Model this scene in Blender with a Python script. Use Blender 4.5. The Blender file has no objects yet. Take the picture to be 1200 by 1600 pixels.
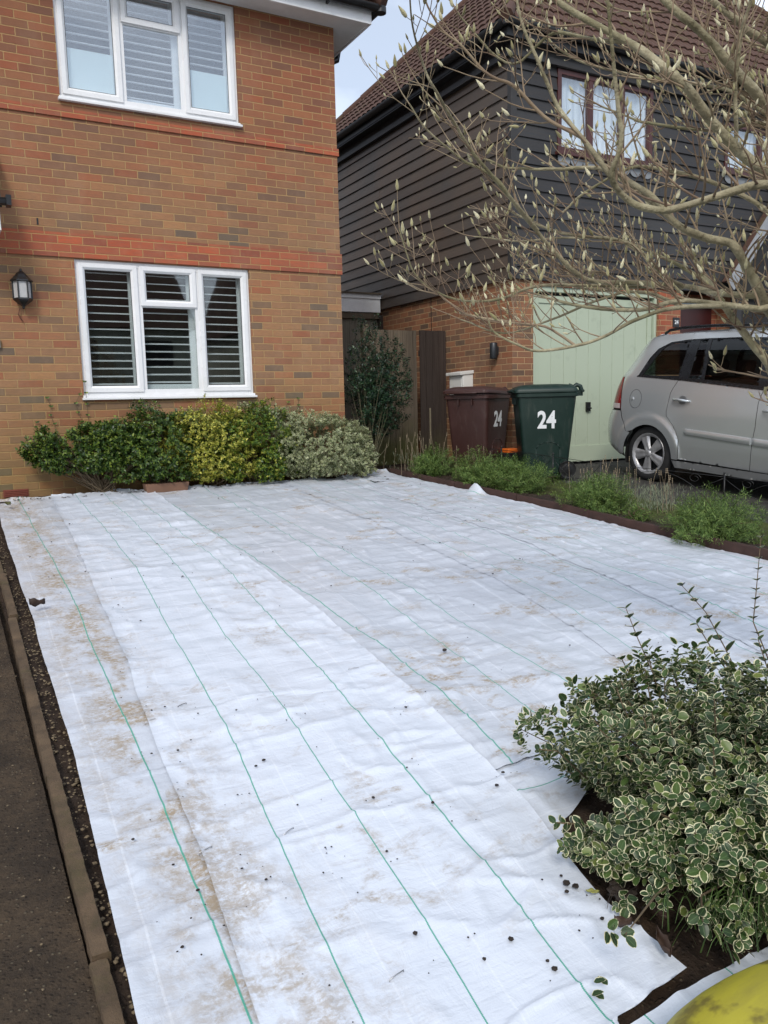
import bpy, bmesh, math, random
import numpy as np
from mathutils import Vector, Matrix
from mathutils.geometry import delaunay_2d_cdt
R=math.radians
scene=bpy.context.scene
# ------------------------------------------------------------------ camera, sky, sun, exposure
EYE=np.array([0.0,0.0,0.81])
FPX=1237.34; YAW,PITCH,ROLL=.5058,.1346,-.0241
def cam_axes():
    cy,sy=math.cos(YAW),math.sin(YAW);cp,sp=math.cos(PITCH),math.sin(PITCH)
    w=np.array([sy*cp,cy*cp,-sp]);r=np.array([cy,-sy,0.]);u=np.cross(r,w)
    return math.cos(ROLL)*r+math.sin(ROLL)*u, -math.sin(ROLL)*r+math.cos(ROLL)*u, w
cr,cu,cw=cam_axes()
cd=bpy.data.cameras.new('camera'); cam=bpy.data.objects.new('camera',cd); scene.collection.objects.link(cam)
cam.matrix_world=Matrix(((cr[0],cu[0],-cw[0],EYE[0]),(cr[1],cu[1],-cw[1],EYE[1]),(cr[2],cu[2],-cw[2],EYE[2]),(0,0,0,1)))
cd.sensor_fit='HORIZONTAL'; cd.sensor_width=36; cd.lens=36*FPX/1200; cd.clip_end=500; cd.clip_start=.05
scene.camera=cam
scene.render.resolution_x=768; scene.render.resolution_y=1024
SUN_EL,SUN_AZ=R(42),R(215)      # azimuth clockwise from +Y
W=bpy.data.worlds.new('World'); scene.world=W; W.use_nodes=True
wn=W.node_tree.nodes; wl=W.node_tree.links; wn.clear()
sky=wn.new('ShaderNodeTexSky'); sky.sky_type='NISHITA'; sky.sun_disc=False; sky.sun_elevation=SUN_EL; sky.sun_rotation=SUN_AZ
sky.air_density=1.0; sky.dust_density=2.0; sky.ozone_density=1.0
tc=wn.new('ShaderNodeTexCoord'); mp=wn.new('ShaderNodeMapping'); mp.inputs['Scale'].default_value=(1.6,1.6,3.2); mp.inputs['Location'].default_value=(1.9,.7,.4)
cn=wn.new('ShaderNodeTexNoise'); cn.inputs['Scale'].default_value=1.7; cn.inputs['Detail'].default_value=7; cn.inputs['Roughness'].default_value=.52
cramp=wn.new('ShaderNodeValToRGB'); cramp.color_ramp.elements[0].color=(.34,.34,.34,1); cramp.color_ramp.elements[0].position=.44; cramp.color_ramp.elements[1].position=.80
cmix=wn.new('ShaderNodeMix'); cmix.data_type='RGBA'; cmix.inputs['B'].default_value=(11.6,12.6,14.2,1)
bg=wn.new('ShaderNodeBackground'); bg.inputs['Strength'].default_value=.1; wo=wn.new('ShaderNodeOutputWorld')
wl.new(tc.outputs['Generated'],mp.inputs['Vector']); wl.new(mp.outputs[0],cn.inputs['Vector']); wl.new(cn.outputs['Fac'],cramp.inputs[0])
wl.new(cramp.outputs[0],cmix.inputs['Factor']); wl.new(sky.outputs[0],cmix.inputs['A']); wl.new(cmix.outputs['Result'],bg.inputs[0]); wl.new(bg.outputs[0],wo.inputs[0])
sd=bpy.data.lights.new('sun','SUN'); sd.energy=1.5; sd.angle=R(12); sd.color=(1,.95,.88)
sun=bpy.data.objects.new('sun',sd); scene.collection.objects.link(sun)
sv=Vector((math.sin(SUN_AZ)*math.cos(SUN_EL),math.cos(SUN_AZ)*math.cos(SUN_EL),math.sin(SUN_EL)))
sun.rotation_euler=sv.to_track_quat('Z','Y').to_euler()
vs=scene.view_settings; vs.view_transform='Standard'; vs.look='None'; vs.gamma=1; vs.use_curve_mapping=False; vs.exposure=0.33
scene.cycles.max_bounces=8; scene.cycles.transparent_max_bounces=16

# ------------------------------------------------------------------ helpers
rng=random.Random(7); nr=np.random.RandomState(11)
COL=scene.collection
def zg(y): return .07*(min(y,8.3)-8.3)
def zgv(y): return .07*(np.minimum(y,8.3)-8.3)
def srgb(h,k=1.0):
    if isinstance(h,str): c=[int(h[i:i+2],16)/255 for i in (0,2,4)]
    else: c=[v/255 for v in h]
    return tuple([((v/12.92) if v<=.04045 else ((v+.055)/1.055)**2.4)*k for v in c]+[1.0])
def tag(o,label=None,cat=None,group=None,kind=None):
    if label: o['label']=label
    if cat: o['category']=cat
    if group: o['group']=group
    if kind: o['kind']=kind
    return o
def empty(name,loc,label,cat,group=None,rz=0):
    o=bpy.data.objects.new(name,None); COL.objects.link(o); o.location=loc; o.rotation_euler=(0,0,rz); o.empty_display_size=.1
    return tag(o,label,cat,group)
def offs(p):
    v=np.zeros(3)
    while p is not None: v+=np.array(p.location); p=p.parent
    return v
def rotz(a):
    c,s=math.cos(a),math.sin(a); return np.array([[c,-s,0],[s,c,0],[0,0,1.]])
class MB:
    def __init__(s): s.v=[];s.f=[];s.uv=[];s.m=[];s.n=0;s.hasuv=False;s.cm=0
    def add(s,vs,fs,uv=None):
        b=s.n; vs=[tuple(map(float,q)) for q in vs]; s.v+=vs; s.n+=len(vs)
        for i,f in enumerate(fs):
            s.f.append([b+k for k in f]); s.m.append(s.cm)
            if uv is not None: s.uv.append([uv[k] for k in f]); s.hasuv=True
            else: s.uv.append(None)
        return s
    def box(s,x0,x1,y0,y1,z0,z1,M=None,o=(0,0,0)):
        vs=np.array([(x,y,z) for x in (x0,x1) for y in (y0,y1) for z in (z0,z1)],float)
        if M is not None: vs=vs@np.asarray(M).T
        vs=vs+np.array(o)
        return s.add(vs,[(0,1,3,2),(4,6,7,5),(0,4,5,1),(2,3,7,6),(0,2,6,4),(1,5,7,3)])
    def frustum(s,b,t,z0,z1,M=None,o=(0,0,0)):   # b,t=(x0,x1,y0,y1)
        vs=np.array([(b[0],b[2],z0),(b[1],b[2],z0),(b[1],b[3],z0),(b[0],b[3],z0),(t[0],t[2],z1),(t[1],t[2],z1),(t[1],t[3],z1),(t[0],t[3],z1)],float)
        if M is not None: vs=vs@np.asarray(M).T
        return s.add(vs+np.array(o),[(3,2,1,0),(4,5,6,7),(0,1,5,4),(1,2,6,5),(2,3,7,6),(3,0,4,7)])
    def prism(s,poly,ax,a,b):   # poly 2D outline extruded along axis ax from a to b
        n=len(poly)
        def P(p,t): 
            return {'x':(t,p[0],p[1]),'y':(p[0],t,p[1]),'z':(p[0],p[1],t)}[ax]
        vs=[P(p,a) for p in poly]+[P(p,b) for p in poly]
        return s.add(vs,[list(range(n))[::-1],list(range(n,2*n))]+[(i,(i+1)%n,n+(i+1)%n,n+i) for i in range(n)])
    def tube(s,pts,r,n=8,cap=True,flat=None):
        pts=np.asarray(pts,float); k=len(pts); r=np.broadcast_to(np.asarray(r,float),(k,))
        t=np.gradient(pts,axis=0); t/=np.linalg.norm(t,axis=1)[:,None]+1e-12
        ref=np.array([0,0,1.]) if abs(t[0][2])<.9 else np.array([1.,0,0])
        u=np.cross(t[0],ref);u/=np.linalg.norm(u); vs=[]
        for i in range(k):
            u=u-t[i]*(u@t[i]); u/=np.linalg.norm(u)+1e-12; w=np.cross(t[i],u)
            for j in range(n):
                a=2*math.pi*j/n; vs.append(pts[i]+r[i]*(math.cos(a)*u+math.sin(a)*w))
        fs=[(i*n+j,i*n+(j+1)%n,(i+1)*n+(j+1)%n,(i+1)*n+j) for i in range(k-1) for j in range(n)]
        if cap: fs+=[list(range(n))[::-1],list(range((k-1)*n,k*n))]
        return s.add(vs,fs)
    def lathe(s,prof,c=(0,0,0),n=20,M=None,a0=0,a1=2*math.pi):
        vs=[];k=len(prof); full=abs(a1-a0-2*math.pi)<1e-6; m=n if full else n+1
        for r,z in prof:
            for j in range(m):
                a=a0+(a1-a0)*j/n; vs.append((r*math.cos(a),r*math.sin(a),z))
        vs=np.array(vs)
        if M is not None: vs=vs@np.asarray(M).T
        fs=[(i*m+j,i*m+(j+1)%m,(i+1)*m+(j+1)%m,(i+1)*m+j) for i in range(k-1) for j in range(n)]
        return s.add(vs+np.array(c),fs)
    def grid(s,P,uv=None):   # P array (a,b,3)
        a,b=P.shape[:2]; vs=P.reshape(-1,3); fs=[(i*b+j,i*b+j+1,(i+1)*b+j+1,(i+1)*b+j) for i in range(a-1) for j in range(b-1)]
        return s.add(vs,fs,None if uv is None else [tuple(q) for q in uv.reshape(-1,2)])
    def build(s,name,mat,parent=None,smooth=False,bevel=0,local=False,seg=2,auto=None,attr=None,solid=0):
        me=bpy.data.meshes.new(name); V=np.array(s.v,float)
        if parent is not None and not local: V=V-offs(parent)
        me.from_pydata(V.tolist(),[],s.f); 
        mats=mat if isinstance(mat,(list,tuple)) else [mat]
        for m_ in mats: me.materials.append(m_)
        if len(mats)>1: me.polygons.foreach_set('material_index',s.m)
        ul=me.uv_layers.new(name='UVMap')
        W_=np.array(s.v,float); uvs=np.zeros((len(me.loops),2)); li=0
        for f,uv in zip(s.f,s.uv):
            if uv is not None:
                for q in uv: uvs[li]=q; li+=1
            else:
                p=W_[f]; a=p[1]-p[0]; b=p[2]-p[0]; nx=np.abs(np.cross(a,b))
                if len(f)>3: nx=nx+np.abs(np.cross(b,p[3]-p[0]))
                k=int(np.argmax(nx)); ij=((1,2),(0,2),(0,1))[k]
                uvs[li:li+len(f)]=p[:,ij]; li+=len(f)
        ul.data.foreach_set('uv',uvs.ravel())
        if attr is not None:
            for an,av in attr.items():
                at=me.attributes.new(an,'FLOAT','FACE'); at.data.foreach_set('value',np.asarray(av,float))
        if smooth: me.polygons.foreach_set('use_smooth',[True]*len(s.f))
        me.validate(); me.update()
        o=bpy.data.objects.new(name,me); COL.objects.link(o)
        if parent is not None: o.parent=parent
        if solid:
            md=o.modifiers.new('s','SOLIDIFY'); md.thickness=solid; md.offset=-1
        if bevel:
            md=o.modifiers.new('b','BEVEL'); md.width=bevel; md.segments=seg; md.limit_method='ANGLE'; md.angle_limit=R(35)
        if auto is not None:
            bm=bmesh.new(); bm.from_mesh(me)
            for e in bm.edges: e.smooth=(len(e.link_faces)==2 and e.calc_face_angle(0)<auto)
            for f in bm.faces: f.smooth=True
            bm.to_mesh(me); bm.free()
        return o
def rebase(root,loc,rz=0,rx=0):   # after building a thing around the origin, stand it where it belongs
    root.rotation_mode='XYZ'; root.location=loc; root.rotation_euler=(rx,0,rz)

# value noise for geometry
_h=nr.rand(256,256)
def vnoise(x,y):
    x=np.asarray(x,float);y=np.asarray(y,float); xi=np.floor(x).astype(int);yi=np.floor(y).astype(int);fx=x-xi;fy=y-yi
    fx=fx*fx*(3-2*fx);fy=fy*fy*(3-2*fy)
    g=lambda a,b:_h[a%256,b%256]
    return (g(xi,yi)*(1-fx)+g(xi+1,yi)*fx)*(1-fy)+(g(xi,yi+1)*(1-fx)+g(xi+1,yi+1)*fx)*fy-.5
def fbm(x,y,o=4):
    r=0;a=1.
    for i in range(o): r=r+a*vnoise(x*2**i+17.3*i,y*2**i+5.1*i);a*=.5
    return r

# ------------------------------------------------------------------ materials
class G:
    def __init__(s,name):
        s.mat=bpy.data.materials.new(name); s.mat.use_nodes=True; s.t=s.mat.node_tree; s.t.nodes.clear()
        s.out=s.t.nodes.new('ShaderNodeOutputMaterial')
    def put(s,sock,v):
        if isinstance(v,bpy.types.NodeSocket): s.t.links.new(v,sock)
        else:
            if hasattr(sock.default_value,'__len__') and not hasattr(v,'__len__'): v=[v]*len(sock.default_value)
            if hasattr(v,'__len__') and len(v)==4 and len(sock.default_value)==3: v=v[:3]
            sock.default_value=v
    def n(s,typ,out=0,props=None,**kw):
        nd=s.t.nodes.new('ShaderNode'+typ)
        for k,v in (props or {}).items(): setattr(nd,k,v)
        for k,v in kw.items():
            k2=k.replace('_',' ')
            sk=nd.inputs[int(k[1:])] if (k[0]=='i' and k[1:].isdigit()) else nd.inputs[k2]
            s.put(sk,v)
        return nd.outputs[out]
    def m(s,op,a,b=0,c=None):
        kw={'i0':a,'i1':b}
        if c is not None: kw['i2']=c
        return s.n('Math',props={'operation':op},**kw)
    def mix(s,f,a,b,mode='MIX'):
        nd=s.t.nodes.new('ShaderNodeMix'); nd.data_type='RGBA'; nd.blend_type=mode; nd.clamp_factor=True
        s.put(nd.inputs['Factor'],f); s.put(nd.inputs['A'],a); s.put(nd.inputs['B'],b); return nd.outputs['Result']
    def ramp(s,f,stops,interp='LINEAR'):
        nd=s.t.nodes.new('ShaderNodeValToRGB'); cr_=nd.color_ramp; cr_.interpolation=interp
        while len(cr_.elements)<len(stops): cr_.elements.new(.5)
        for e,(p,c) in zip(cr_.elements,stops):
            e.position=p; e.color=c if hasattr(c,'__len__') else (c,c,c,1)
        s.put(nd.inputs[0],f); return nd.outputs[0]
    def uv(s): return s.n('TexCoord',out=2)
    def obj(s): return s.n('TexCoord',out=3)
    def pos(s): return s.n('NewGeometry',out=0)
    def xyz(s,v):
        nd=s.t.nodes.new('ShaderNodeSeparateXYZ'); s.put(nd.inputs[0],v); return nd.outputs
    def vec(s,x,y,z=0.0): return s.n('CombineXYZ',i0=x,i1=y,i2=z)
    def mapv(s,v,scale=(1,1,1),loc=(0,0,0)): return s.n('Mapping',Vector=v,Scale=scale,Location=loc)
    def noise(s,v,scale=5,detail=4,rough=.5,out=0,dist=0): return s.n('TexNoise',out=out,Vector=v,Scale=scale,Detail=detail,Roughness=rough,Distortion=dist)
    def bump(s,h,strength=.5,dist=.01,normal=None):
        kw=dict(Height=h,Strength=strength,Distance=dist)
        if normal is not None: kw['Normal']=normal
        return s.n('Bump',**kw)
    def pbr(s,col,rough=.6,metal=0,normal=None,spec=.5,**kw):
        a={'Base_Color':col,'Roughness':rough,'Metallic':metal,'Specular_IOR_Level':spec}; a.update(kw)
        if normal is not None: a['Normal']=normal
        b=s.n('BsdfPrincipled',**a); s.t.links.new(b,s.out.inputs[0]); return s.mat
def plain(name,col,rough=.5,metal=0,var=.12,scale=8,bump=0,spec=.5,dirt=None,dirtamt=.3,**kw):
    g=G(name); p=g.obj(); nz=g.noise(p,scale,5,.6)
    c=g.mix(g.ramp(nz,[(.3,0),(.7,1)]),tuple([v*(1-var) for v in col[:3]]+[1]),tuple([min(1,v*(1+var)) for v in col[:3]]+[1]))
    if dirt is not None:
        c=g.mix(g.m('MULTIPLY',g.ramp(g.noise(p,scale*.6,8,.7),[(.5,0),(.72,1)]),dirtamt),c,dirt)
    nm=g.bump(g.noise(p,scale*14,5,.7),bump,.004) if bump else None
    rr=g.m('ADD',g.m('MULTIPLY',g.m('SUBTRACT',g.noise(p,scale*2,4,.6),.5),.25),rough)
    return g.pbr(c,rr,metal,nm,spec,**kw)
def brick_mat(name,stops,mortar,algae=0.,zred=None,L=.225,H=.075,vertical=False,bond=.5,seed=0.):
    g=G(name); uv=g.uv(); x,y,_=g.xyz(uv)
    if vertical: x,y=y,x
    w=g.noise(uv,28,3,.6,out=1); wx,wy,_w=g.xyz(w)
    xd=g.m('ADD',x,g.m('MULTIPLY',g.m('SUBTRACT',wx,.5),.006)); yd=g.m('ADD',y,g.m('MULTIPLY',g.m('SUBTRACT',wy,.5),.006))
    row=g.m('FLOOR',g.m('DIVIDE',y,H)); par=g.m('MODULO',g.m('ABSOLUTE',row),2.0)
    cu_=g.m('ADD',g.m('DIVIDE',xd,L),g.m('MULTIPLY',par,bond)); colr=g.m('FLOOR',g.m('ADD',g.m('DIVIDE',x,L),g.m('MULTIPLY',par,bond)))
    fu=g.m('MULTIPLY',g.m('FRACT',cu_),L); fv=g.m('MULTIPLY',g.m('FRACT',g.m('DIVIDE',yd,H)),H)
    du=g.m('MINIMUM',fu,g.m('SUBTRACT',L,fu)); dv=g.m('MINIMUM',fv,g.m('SUBTRACT',H,fv)); d=g.m('MINIMUM',du,dv)
    mask=g.n('MapRange',props={'interpolation_type':'SMOOTHSTEP'},Value=d,From_Min=.0030,From_Max=.0062)
    rnd=g.n('TexWhiteNoise',out=0,props={'noise_dimensions':'3D'},Vector=g.vec(colr,row,seed)); rnd2=g.n('TexWhiteNoise',out=0,props={'noise_dimensions':'3D'},Vector=g.vec(colr,row,seed+3.7))
    bc=g.ramp(rnd,stops)
    streak=g.noise(g.mapv(uv,(9,34,1)),1.6,5,.65)
    bc=g.mix(g.m('MULTIPLY',g.ramp(streak,[(.38,0),(.70,1)]),.65),bc,g.mix(.55,bc,srgb('6b5a4c')))
    spot=g.noise(uv,7,4,.6)
    bc=g.mix(g.m('MULTIPLY',rnd2,.38),bc,(.15,.095,.065,1))
    bc=g.mix(g.ramp(spot,[(.5,0),(.8,.25)]),bc,srgb('b98d6a'))
    pit=g.noise(uv,130,3,.7)
    bc=g.mix(g.ramp(pit,[(.60,0),(.72,.4)]),bc,(.05,.035,.03,1))
    mc=g.mix(g.noise(uv,30,4,.7),tuple([v*.72 for v in mortar[:3]]+[1]),mortar)
    if zred is not None:
        k=g.n('MapRange',Value=g.m('ADD',y,g.m('MULTIPLY',g.noise(uv,1.1,3,.6),.9)),From_Min=zred[0],From_Max=zred[1])
        bc=g.mix(g.m('MULTIPLY',k,.55),bc,g.mix(rnd2,srgb((150,72,48)),srgb((122,68,50))))
    c=g.mix(mask,mc,g.mix(.16,bc,srgb((120,104,92))))
    if algae:
        a=g.n('MapRange',Value=g.m('ADD',y,g.m('MULTIPLY',g.m('SUBTRACT',g.noise(uv,1.4,5,.65),.5),1.6)),From_Min=1.15,From_Max=.1)
        c=g.mix(g.m('MULTIPLY',a,algae),c,srgb((104,98,48)))
    dk=g.noise(uv,.6,4,.6); c=g.mix(g.ramp(dk,[(.45,0),(.8,.30)]),c,srgb('6e6250')); c=g.mix(g.ramp(g.noise(g.mapv(uv,(1.2,.5,1),(4,2,0)),1.3,6,.7),[(.50,0),(.75,.25)]),c,srgb('a89078'))
    hgt=g.m('ADD',g.m('MULTIPLY',mask,.7),g.m('MULTIPLY',g.noise(uv,60,4,.7),.35))
    hgt=g.m('ADD',hgt,g.m('MULTIPLY',rnd,.12))
    return g.pbr(c,.88,0,g.bump(hgt,.8,.006),.25)
H1=[(0,srgb((158,92,62))),(.15,srgb((172,108,72))),(.35,srgb((166,120,82))),(.55,srgb((178,130,86))),(.75,srgb((152,112,80))),(.90,srgb((130,104,80))),(1,srgb((102,92,80)))]
m_brick1=brick_mat('house_brick',H1,srgb((180,146,102)),algae=.34,zred=(2.9,4.6))
m_band=brick_mat('orange_band_brick',[(0,srgb((184,82,50))),(.5,srgb((194,94,58))),(.8,srgb((166,78,54))),(1,srgb((150,70,52)))],srgb((186,144,98)),seed=2.)
H2=[(0,srgb((150,88,56))),(.3,srgb((164,104,66))),(.6,srgb((150,96,64))),(.85,srgb((118,80,58))),(1,srgb((90,70,56)))]
m_brick2=brick_mat('neighbour_brick',H2,srgb((190,158,118)),algae=.1,seed=5.)
m_brickr=brick_mat('porch_brick',[(0,srgb((176,78,48))),(.5,srgb((188,92,58))),(1,srgb((150,74,50)))],srgb((190,158,118)),seed=9.)
m_soldier=brick_mat('soldier_brick',[(0,srgb((176,84,52))),(.5,srgb((190,104,66))),(1,srgb((150,80,54)))],srgb((200,168,128)),vertical=True,L=.225,H=.075,bond=0.,seed=4.)
m_upvc=plain('white_upvc',(.78,.79,.80,1),.28,var=.03,scale=2,dirt=srgb('b5b2a2'),dirtamt=.25)
m_upvcd=plain('white_fascia',(.70,.70,.69,1),.4,var=.05,scale=2,dirt=srgb('8f8c80'),dirtamt=.35)
m_slat=plain('shutter_white',(.84,.86,.86,1),.4,var=.03)
m_frost=plain('frosted_film',(.74,.86,.86,1),.6,var=.05,scale=2)
m_black=plain('black_plastic',(.012,.012,.013,1),.32,var=.2,scale=6)
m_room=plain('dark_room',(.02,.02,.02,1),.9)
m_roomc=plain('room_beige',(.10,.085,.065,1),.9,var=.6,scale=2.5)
m_curtain=None
def glass_mat(name,tint=(1,1,1,1),ior=1.5,rough=.02,extra=0.):
    g=G(name); fc=g.n('LayerWeight',out=1,Blend=.5); fr=g.m('ADD',((ior-1)/(ior+1))**2,g.m('MULTIPLY',g.m('POWER',fc,5.0),.9)); nb=g.bump(g.noise(g.obj(),1.3,2,.5),.035,.05)
    tr=g.n('BsdfTransparent',Color=tint); gl=g.n('BsdfGlossy',Color=(1,1,1,1),Roughness=rough,Normal=nb)
    f=g.m('MINIMUM',g.m('ADD',fr,extra),1.0)
    mx=g.n('MixShader',Fac=f); nd=mx.node; g.t.links.new(tr,nd.inputs[1]); g.t.links.new(gl,nd.inputs[2]); g.t.links.new(mx,g.out.inputs[0]); return g.mat
m_glass=glass_mat('window_glass',(.85,.88,.88,1),1.55,.02,.05)
m_glassup=glass_mat('upper_window_glass',(.92,.95,.97,1),1.55,.02,.15)
g=G('net_curtain'); x,y,z=g.xyz(g.obj()); fold=g.m('SINE',g.m('ADD',g.m('MULTIPLY',x,75),g.m('MULTIPLY',g.noise(g.obj(),4,3,.5),9)))
m_curtain=g.pbr(g.mix(g.m('MULTIPLY',g.m('ADD',fold,1),.5),(.78,.82,.84,1),(.90,.93,.94,1)),.8,0,g.bump(fold,.6,.01))
def board_mat(name,ca,cb,seed=0):
    g=G(name); p=g.pos(); x,y,z=g.xyz(p)
    v=g.vec(g.m('MULTIPLY',g.m('ADD',x,y),2.0),g.m('MULTIPLY',z,60),seed)
    st=g.noise(v,1.0,6,.65); blotch=g.noise(p,1.1,4,.6)
    c=g.mix(g.ramp(blotch,[(.35,0),(.7,1)]),ca,cb); c=g.mix(g.ramp(st,[(.4,0),(.75,.5)]),c,srgb('5c5148',.7))
    brd=g.n('TexWhiteNoise',out=0,props={'noise_dimensions':'1D'},W=g.m('FLOOR',g.m('DIVIDE',g.m('SUBTRACT',z,.01),.15)))
    c=g.mix(g.m('MULTIPLY',brd,.35),c,(.012,.011,.011,1))
    return g.pbr(c,g.m('ADD',g.m('MULTIPLY',st,.25),.42),0,g.bump(st,.5,.003),.4)
m_board_s=board_mat('stained_boards_brown',srgb((96,80,66)),srgb((78,72,66)))
m_board_f=board_mat('stained_boards_black',srgb((45,45,47)),srgb((58,59,60)),3.)
m_fasc2=plain('black_fascia',(.018,.017,.017,1),.45,var=.3)
g=G('clay_roof_tiles'); p=g.pos(); nz=g.noise(p,3.5,6,.65); nb=g.noise(p,22,4,.6)
c=g.ramp(nb,[(.25,srgb((62,44,38))),(.5,srgb((86,62,52))),(.75,srgb((72,58,50)))])
c=g.mix(g.ramp(nz,[(.56,0),(.70,.6)]),c,srgb((92,90,50))); c=g.mix(g.ramp(g.noise(p,48,3,.6),[(.66,0),(.74,.6)]),c,srgb((150,140,122)))
m_tile=g.pbr(c,.85,0,g.bump(nb,.4,.005),.3)
m_redwood=plain('red_brown_frame',srgb((74,38,34)),.4,var=.2)
m_lead=plain('lead_flashing',srgb((128,132,136)),.5,var=.2,scale=5)
g=G('garage_paint'); p=g.obj(); c=g.mix(g.noise(p,1.2,4,.6),srgb((172,184,162)),srgb((181,192,171)))
c=g.mix(g.m('MULTIPLY',g.ramp(g.noise(p,4.2,7,.72),[(.56,0),(.72,1)]),.35),c,srgb((128,140,122)))
m_garage=g.pbr(c,.5,0,g.bump(g.noise(p,30,4,.6),.15,.003),.35)
def fence_mat(name,ca,cb,moss=.5):
    g=G(name); p=g.pos(); x,y,z=g.xyz(p); idx=g.m('FLOOR',g.m('DIVIDE',g.m('ADD',x,y),.1))
    st=g.noise(g.vec(g.m('MULTIPLY',g.m('ADD',x,y),45),g.m('MULTIPLY',z,1.6),idx),1.,6,.7)
    c=g.mix(g.ramp(st,[(.3,0),(.7,1)]),ca,cb)
    r=g.n('TexWhiteNoise',out=0,props={'noise_dimensions':'1D'},W=idx); c=g.mix(g.m('MULTIPLY',r,.4),c,(.02,.018,.016,1))
    k=g.n('MapRange',Value=g.m('ADD',z,g.m('MULTIPLY',g.m('SUBTRACT',g.noise(p,3,4,.6),.5),.7)),From_Min=.55,From_Max=.1)
    c=g.mix(g.m('MULTIPLY',k,moss),c,srgb((86,92,40)))
    return g.pbr(c,.85,0,g.bump(st,.6,.006),.2)
m_fence=fence_mat('weathered_fence',srgb((86,76,65)),srgb((122,110,94)),.7)
m_gate=fence_mat('dark_gate',srgb((52,42,38)),srgb((74,64,58)),.2)
m_fencef=fence_mat('pale_fence',srgb((112,106,96)),srgb((146,140,126)),.6)
def soil_mat(name,ca,cb,grit=srgb((120,108,88)),gamt=.5,bs=.8):
    g=G(name); p=g.pos(); a=g.noise(p,4,8,.7); b=g.noise(p,45,5,.7); v=g.n('TexVoronoi',out=0,Vector=p,Scale=70.0); vc=g.n('TexVoronoi',out=1,Vector=p,Scale=70.0)
    c=g.mix(g.ramp(a,[(.35,0),(.65,1)]),ca,cb); c=g.mix(g.ramp(b,[(.3,.5),(.6,0)]),c,(.008,.006,.005,1))
    sel=g.m('MULTIPLY',g.ramp(v,[(.16,1),(.3,0)]),g.ramp(g.xyz(vc)[0],[(.72,0),(.76,1)]))
    c=g.mix(g.m('MULTIPLY',sel,gamt),c,grit)
    h=g.m('ADD',g.m('MULTIPLY',b,1.),g.m('MULTIPLY',g.ramp(v,[(0,1),(.4,0)]),.6))
    return g.pbr(c,g.m('ADD',.62,g.m('MULTIPLY',a,.3)),0,g.bump(h,bs,.012),.3)
m_soil=soil_mat('dark_soil',srgb((42,32,25)),srgb((62,48,36)))
m_path=soil_mat('dark_path',srgb((50,41,31)),srgb((80,66,50)),srgb((124,114,94)),.45,.9)
m_drive=soil_mat('neighbour_tarmac',srgb((58,56,54)),srgb((74,72,68)),srgb((110,108,100)),.3,.5)
m_moss=soil_mat('mossy_soil',srgb((60,58,28)),srgb((74,84,34)),srgb((110,108,70)),.2,.9)
m_kerb=plain('weathered_edging',srgb((86,70,52)),.9,var=.4,scale=11,bump=.9,dirt=srgb('43401f'),dirtamt=.75)
m_logedge=plain('dark_timber_edging',srgb((58,38,32)),.8,var=.3,scale=9,bump=.6,dirt=srgb('2a1e18'),dirtamt=.6)

# ------------------------------------------------------------------ ground
def sheet(name,X,Y,dz,mat,amp=0,sc=3,kind='structure',label=None,cat=None,hf=None):
    XX,YY=np.meshgrid(X,Y); Z=zgv(YY)+dz
    if amp: Z=Z+amp*fbm(XX*sc,YY*sc,4)
    if hf is not None: Z=Z+hf(XX,YY)
    P=np.stack([XX,YY,Z],-1); b=MB().grid(P); o=b.build(name,mat,smooth=True); tag(o,label,cat,None,kind); return o
def lin(a,b,st): return np.linspace(a,b,max(2,int(round((b-a)/st))+1))
gx=np.concatenate([[-60,-20],lin(-8,20,.5),[40,80]]); gy=np.concatenate([[-40,-20],lin(-6,8.3,.5),lin(9,20,1.),[40,120]])
sheet('ground',gx,gy,-.07,m_path)
sheet('path',lin(-2.6,.195,.025),lin(.9,8.28,.03),-.024,m_path,.020,7)
sheet('edging_soil',lin(.22,.48,.01),lin(1.2,8.25,.02),-.028,m_soil,.02,22)
# ------------------------------------------------------------------ brick house (left)
FY=8.30; CX=4.11
house=empty('brick_house',(2,FY,0),'orange-brown brick house with white framed windows and red brick bands','house')
T=.30
W1=(1.262,3.018,.925,2.272); W2=(1.243,2.990,3.700,4.880)
b=MB()
xs=[-6,W1[0],W1[1],CX]
def wall_front(b,y0,y1,x0,x1,z0,z1,ops):
    X=sorted(set([x0,x1]+[o[0] for o in ops]+[o[1] for o in ops])); 
    for a,c in zip(X[:-1],X[1:]):
        mid=(a+c)/2; zz=z0
        for o in sorted([o for o in ops if o[0]<mid<o[1]],key=lambda o:o[2]):
            if o[2]-zz>1e-4: b.box(a,c,y0,y1,zz,o[2])
            zz=o[3]
        if z1-zz>1e-4: b.box(a,c,y0,y1,zz,z1)
wall_front(b,FY,FY+T,-6,CX,-.2,4.92,[W1,W2])
b.box(CX-T,CX,FY+T,14.5,-.2,4.92); b.box(-6,-6+T,FY+T,14.5,-.2,4.92); b.box(-6+T,CX-T,14.5-T,14.5,-.2,4.92)
b.build('wall',m_brick1,house)
b=MB().box(-6.02,CX+.015,FY-.016,FY+T,2.28,2.5035); b.box(CX-T,CX+.0151,FY+T,14.4,2.28,2.5035); b.build('brick_band',m_band,house)
b=MB().box(-6.02,CX+.015,FY-.016,FY+T,3.555,3.63); b.box(CX-T,CX+.0151,FY+T,14.4,3.555,3.63); b.build('brick_band',m_band,house)
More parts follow.
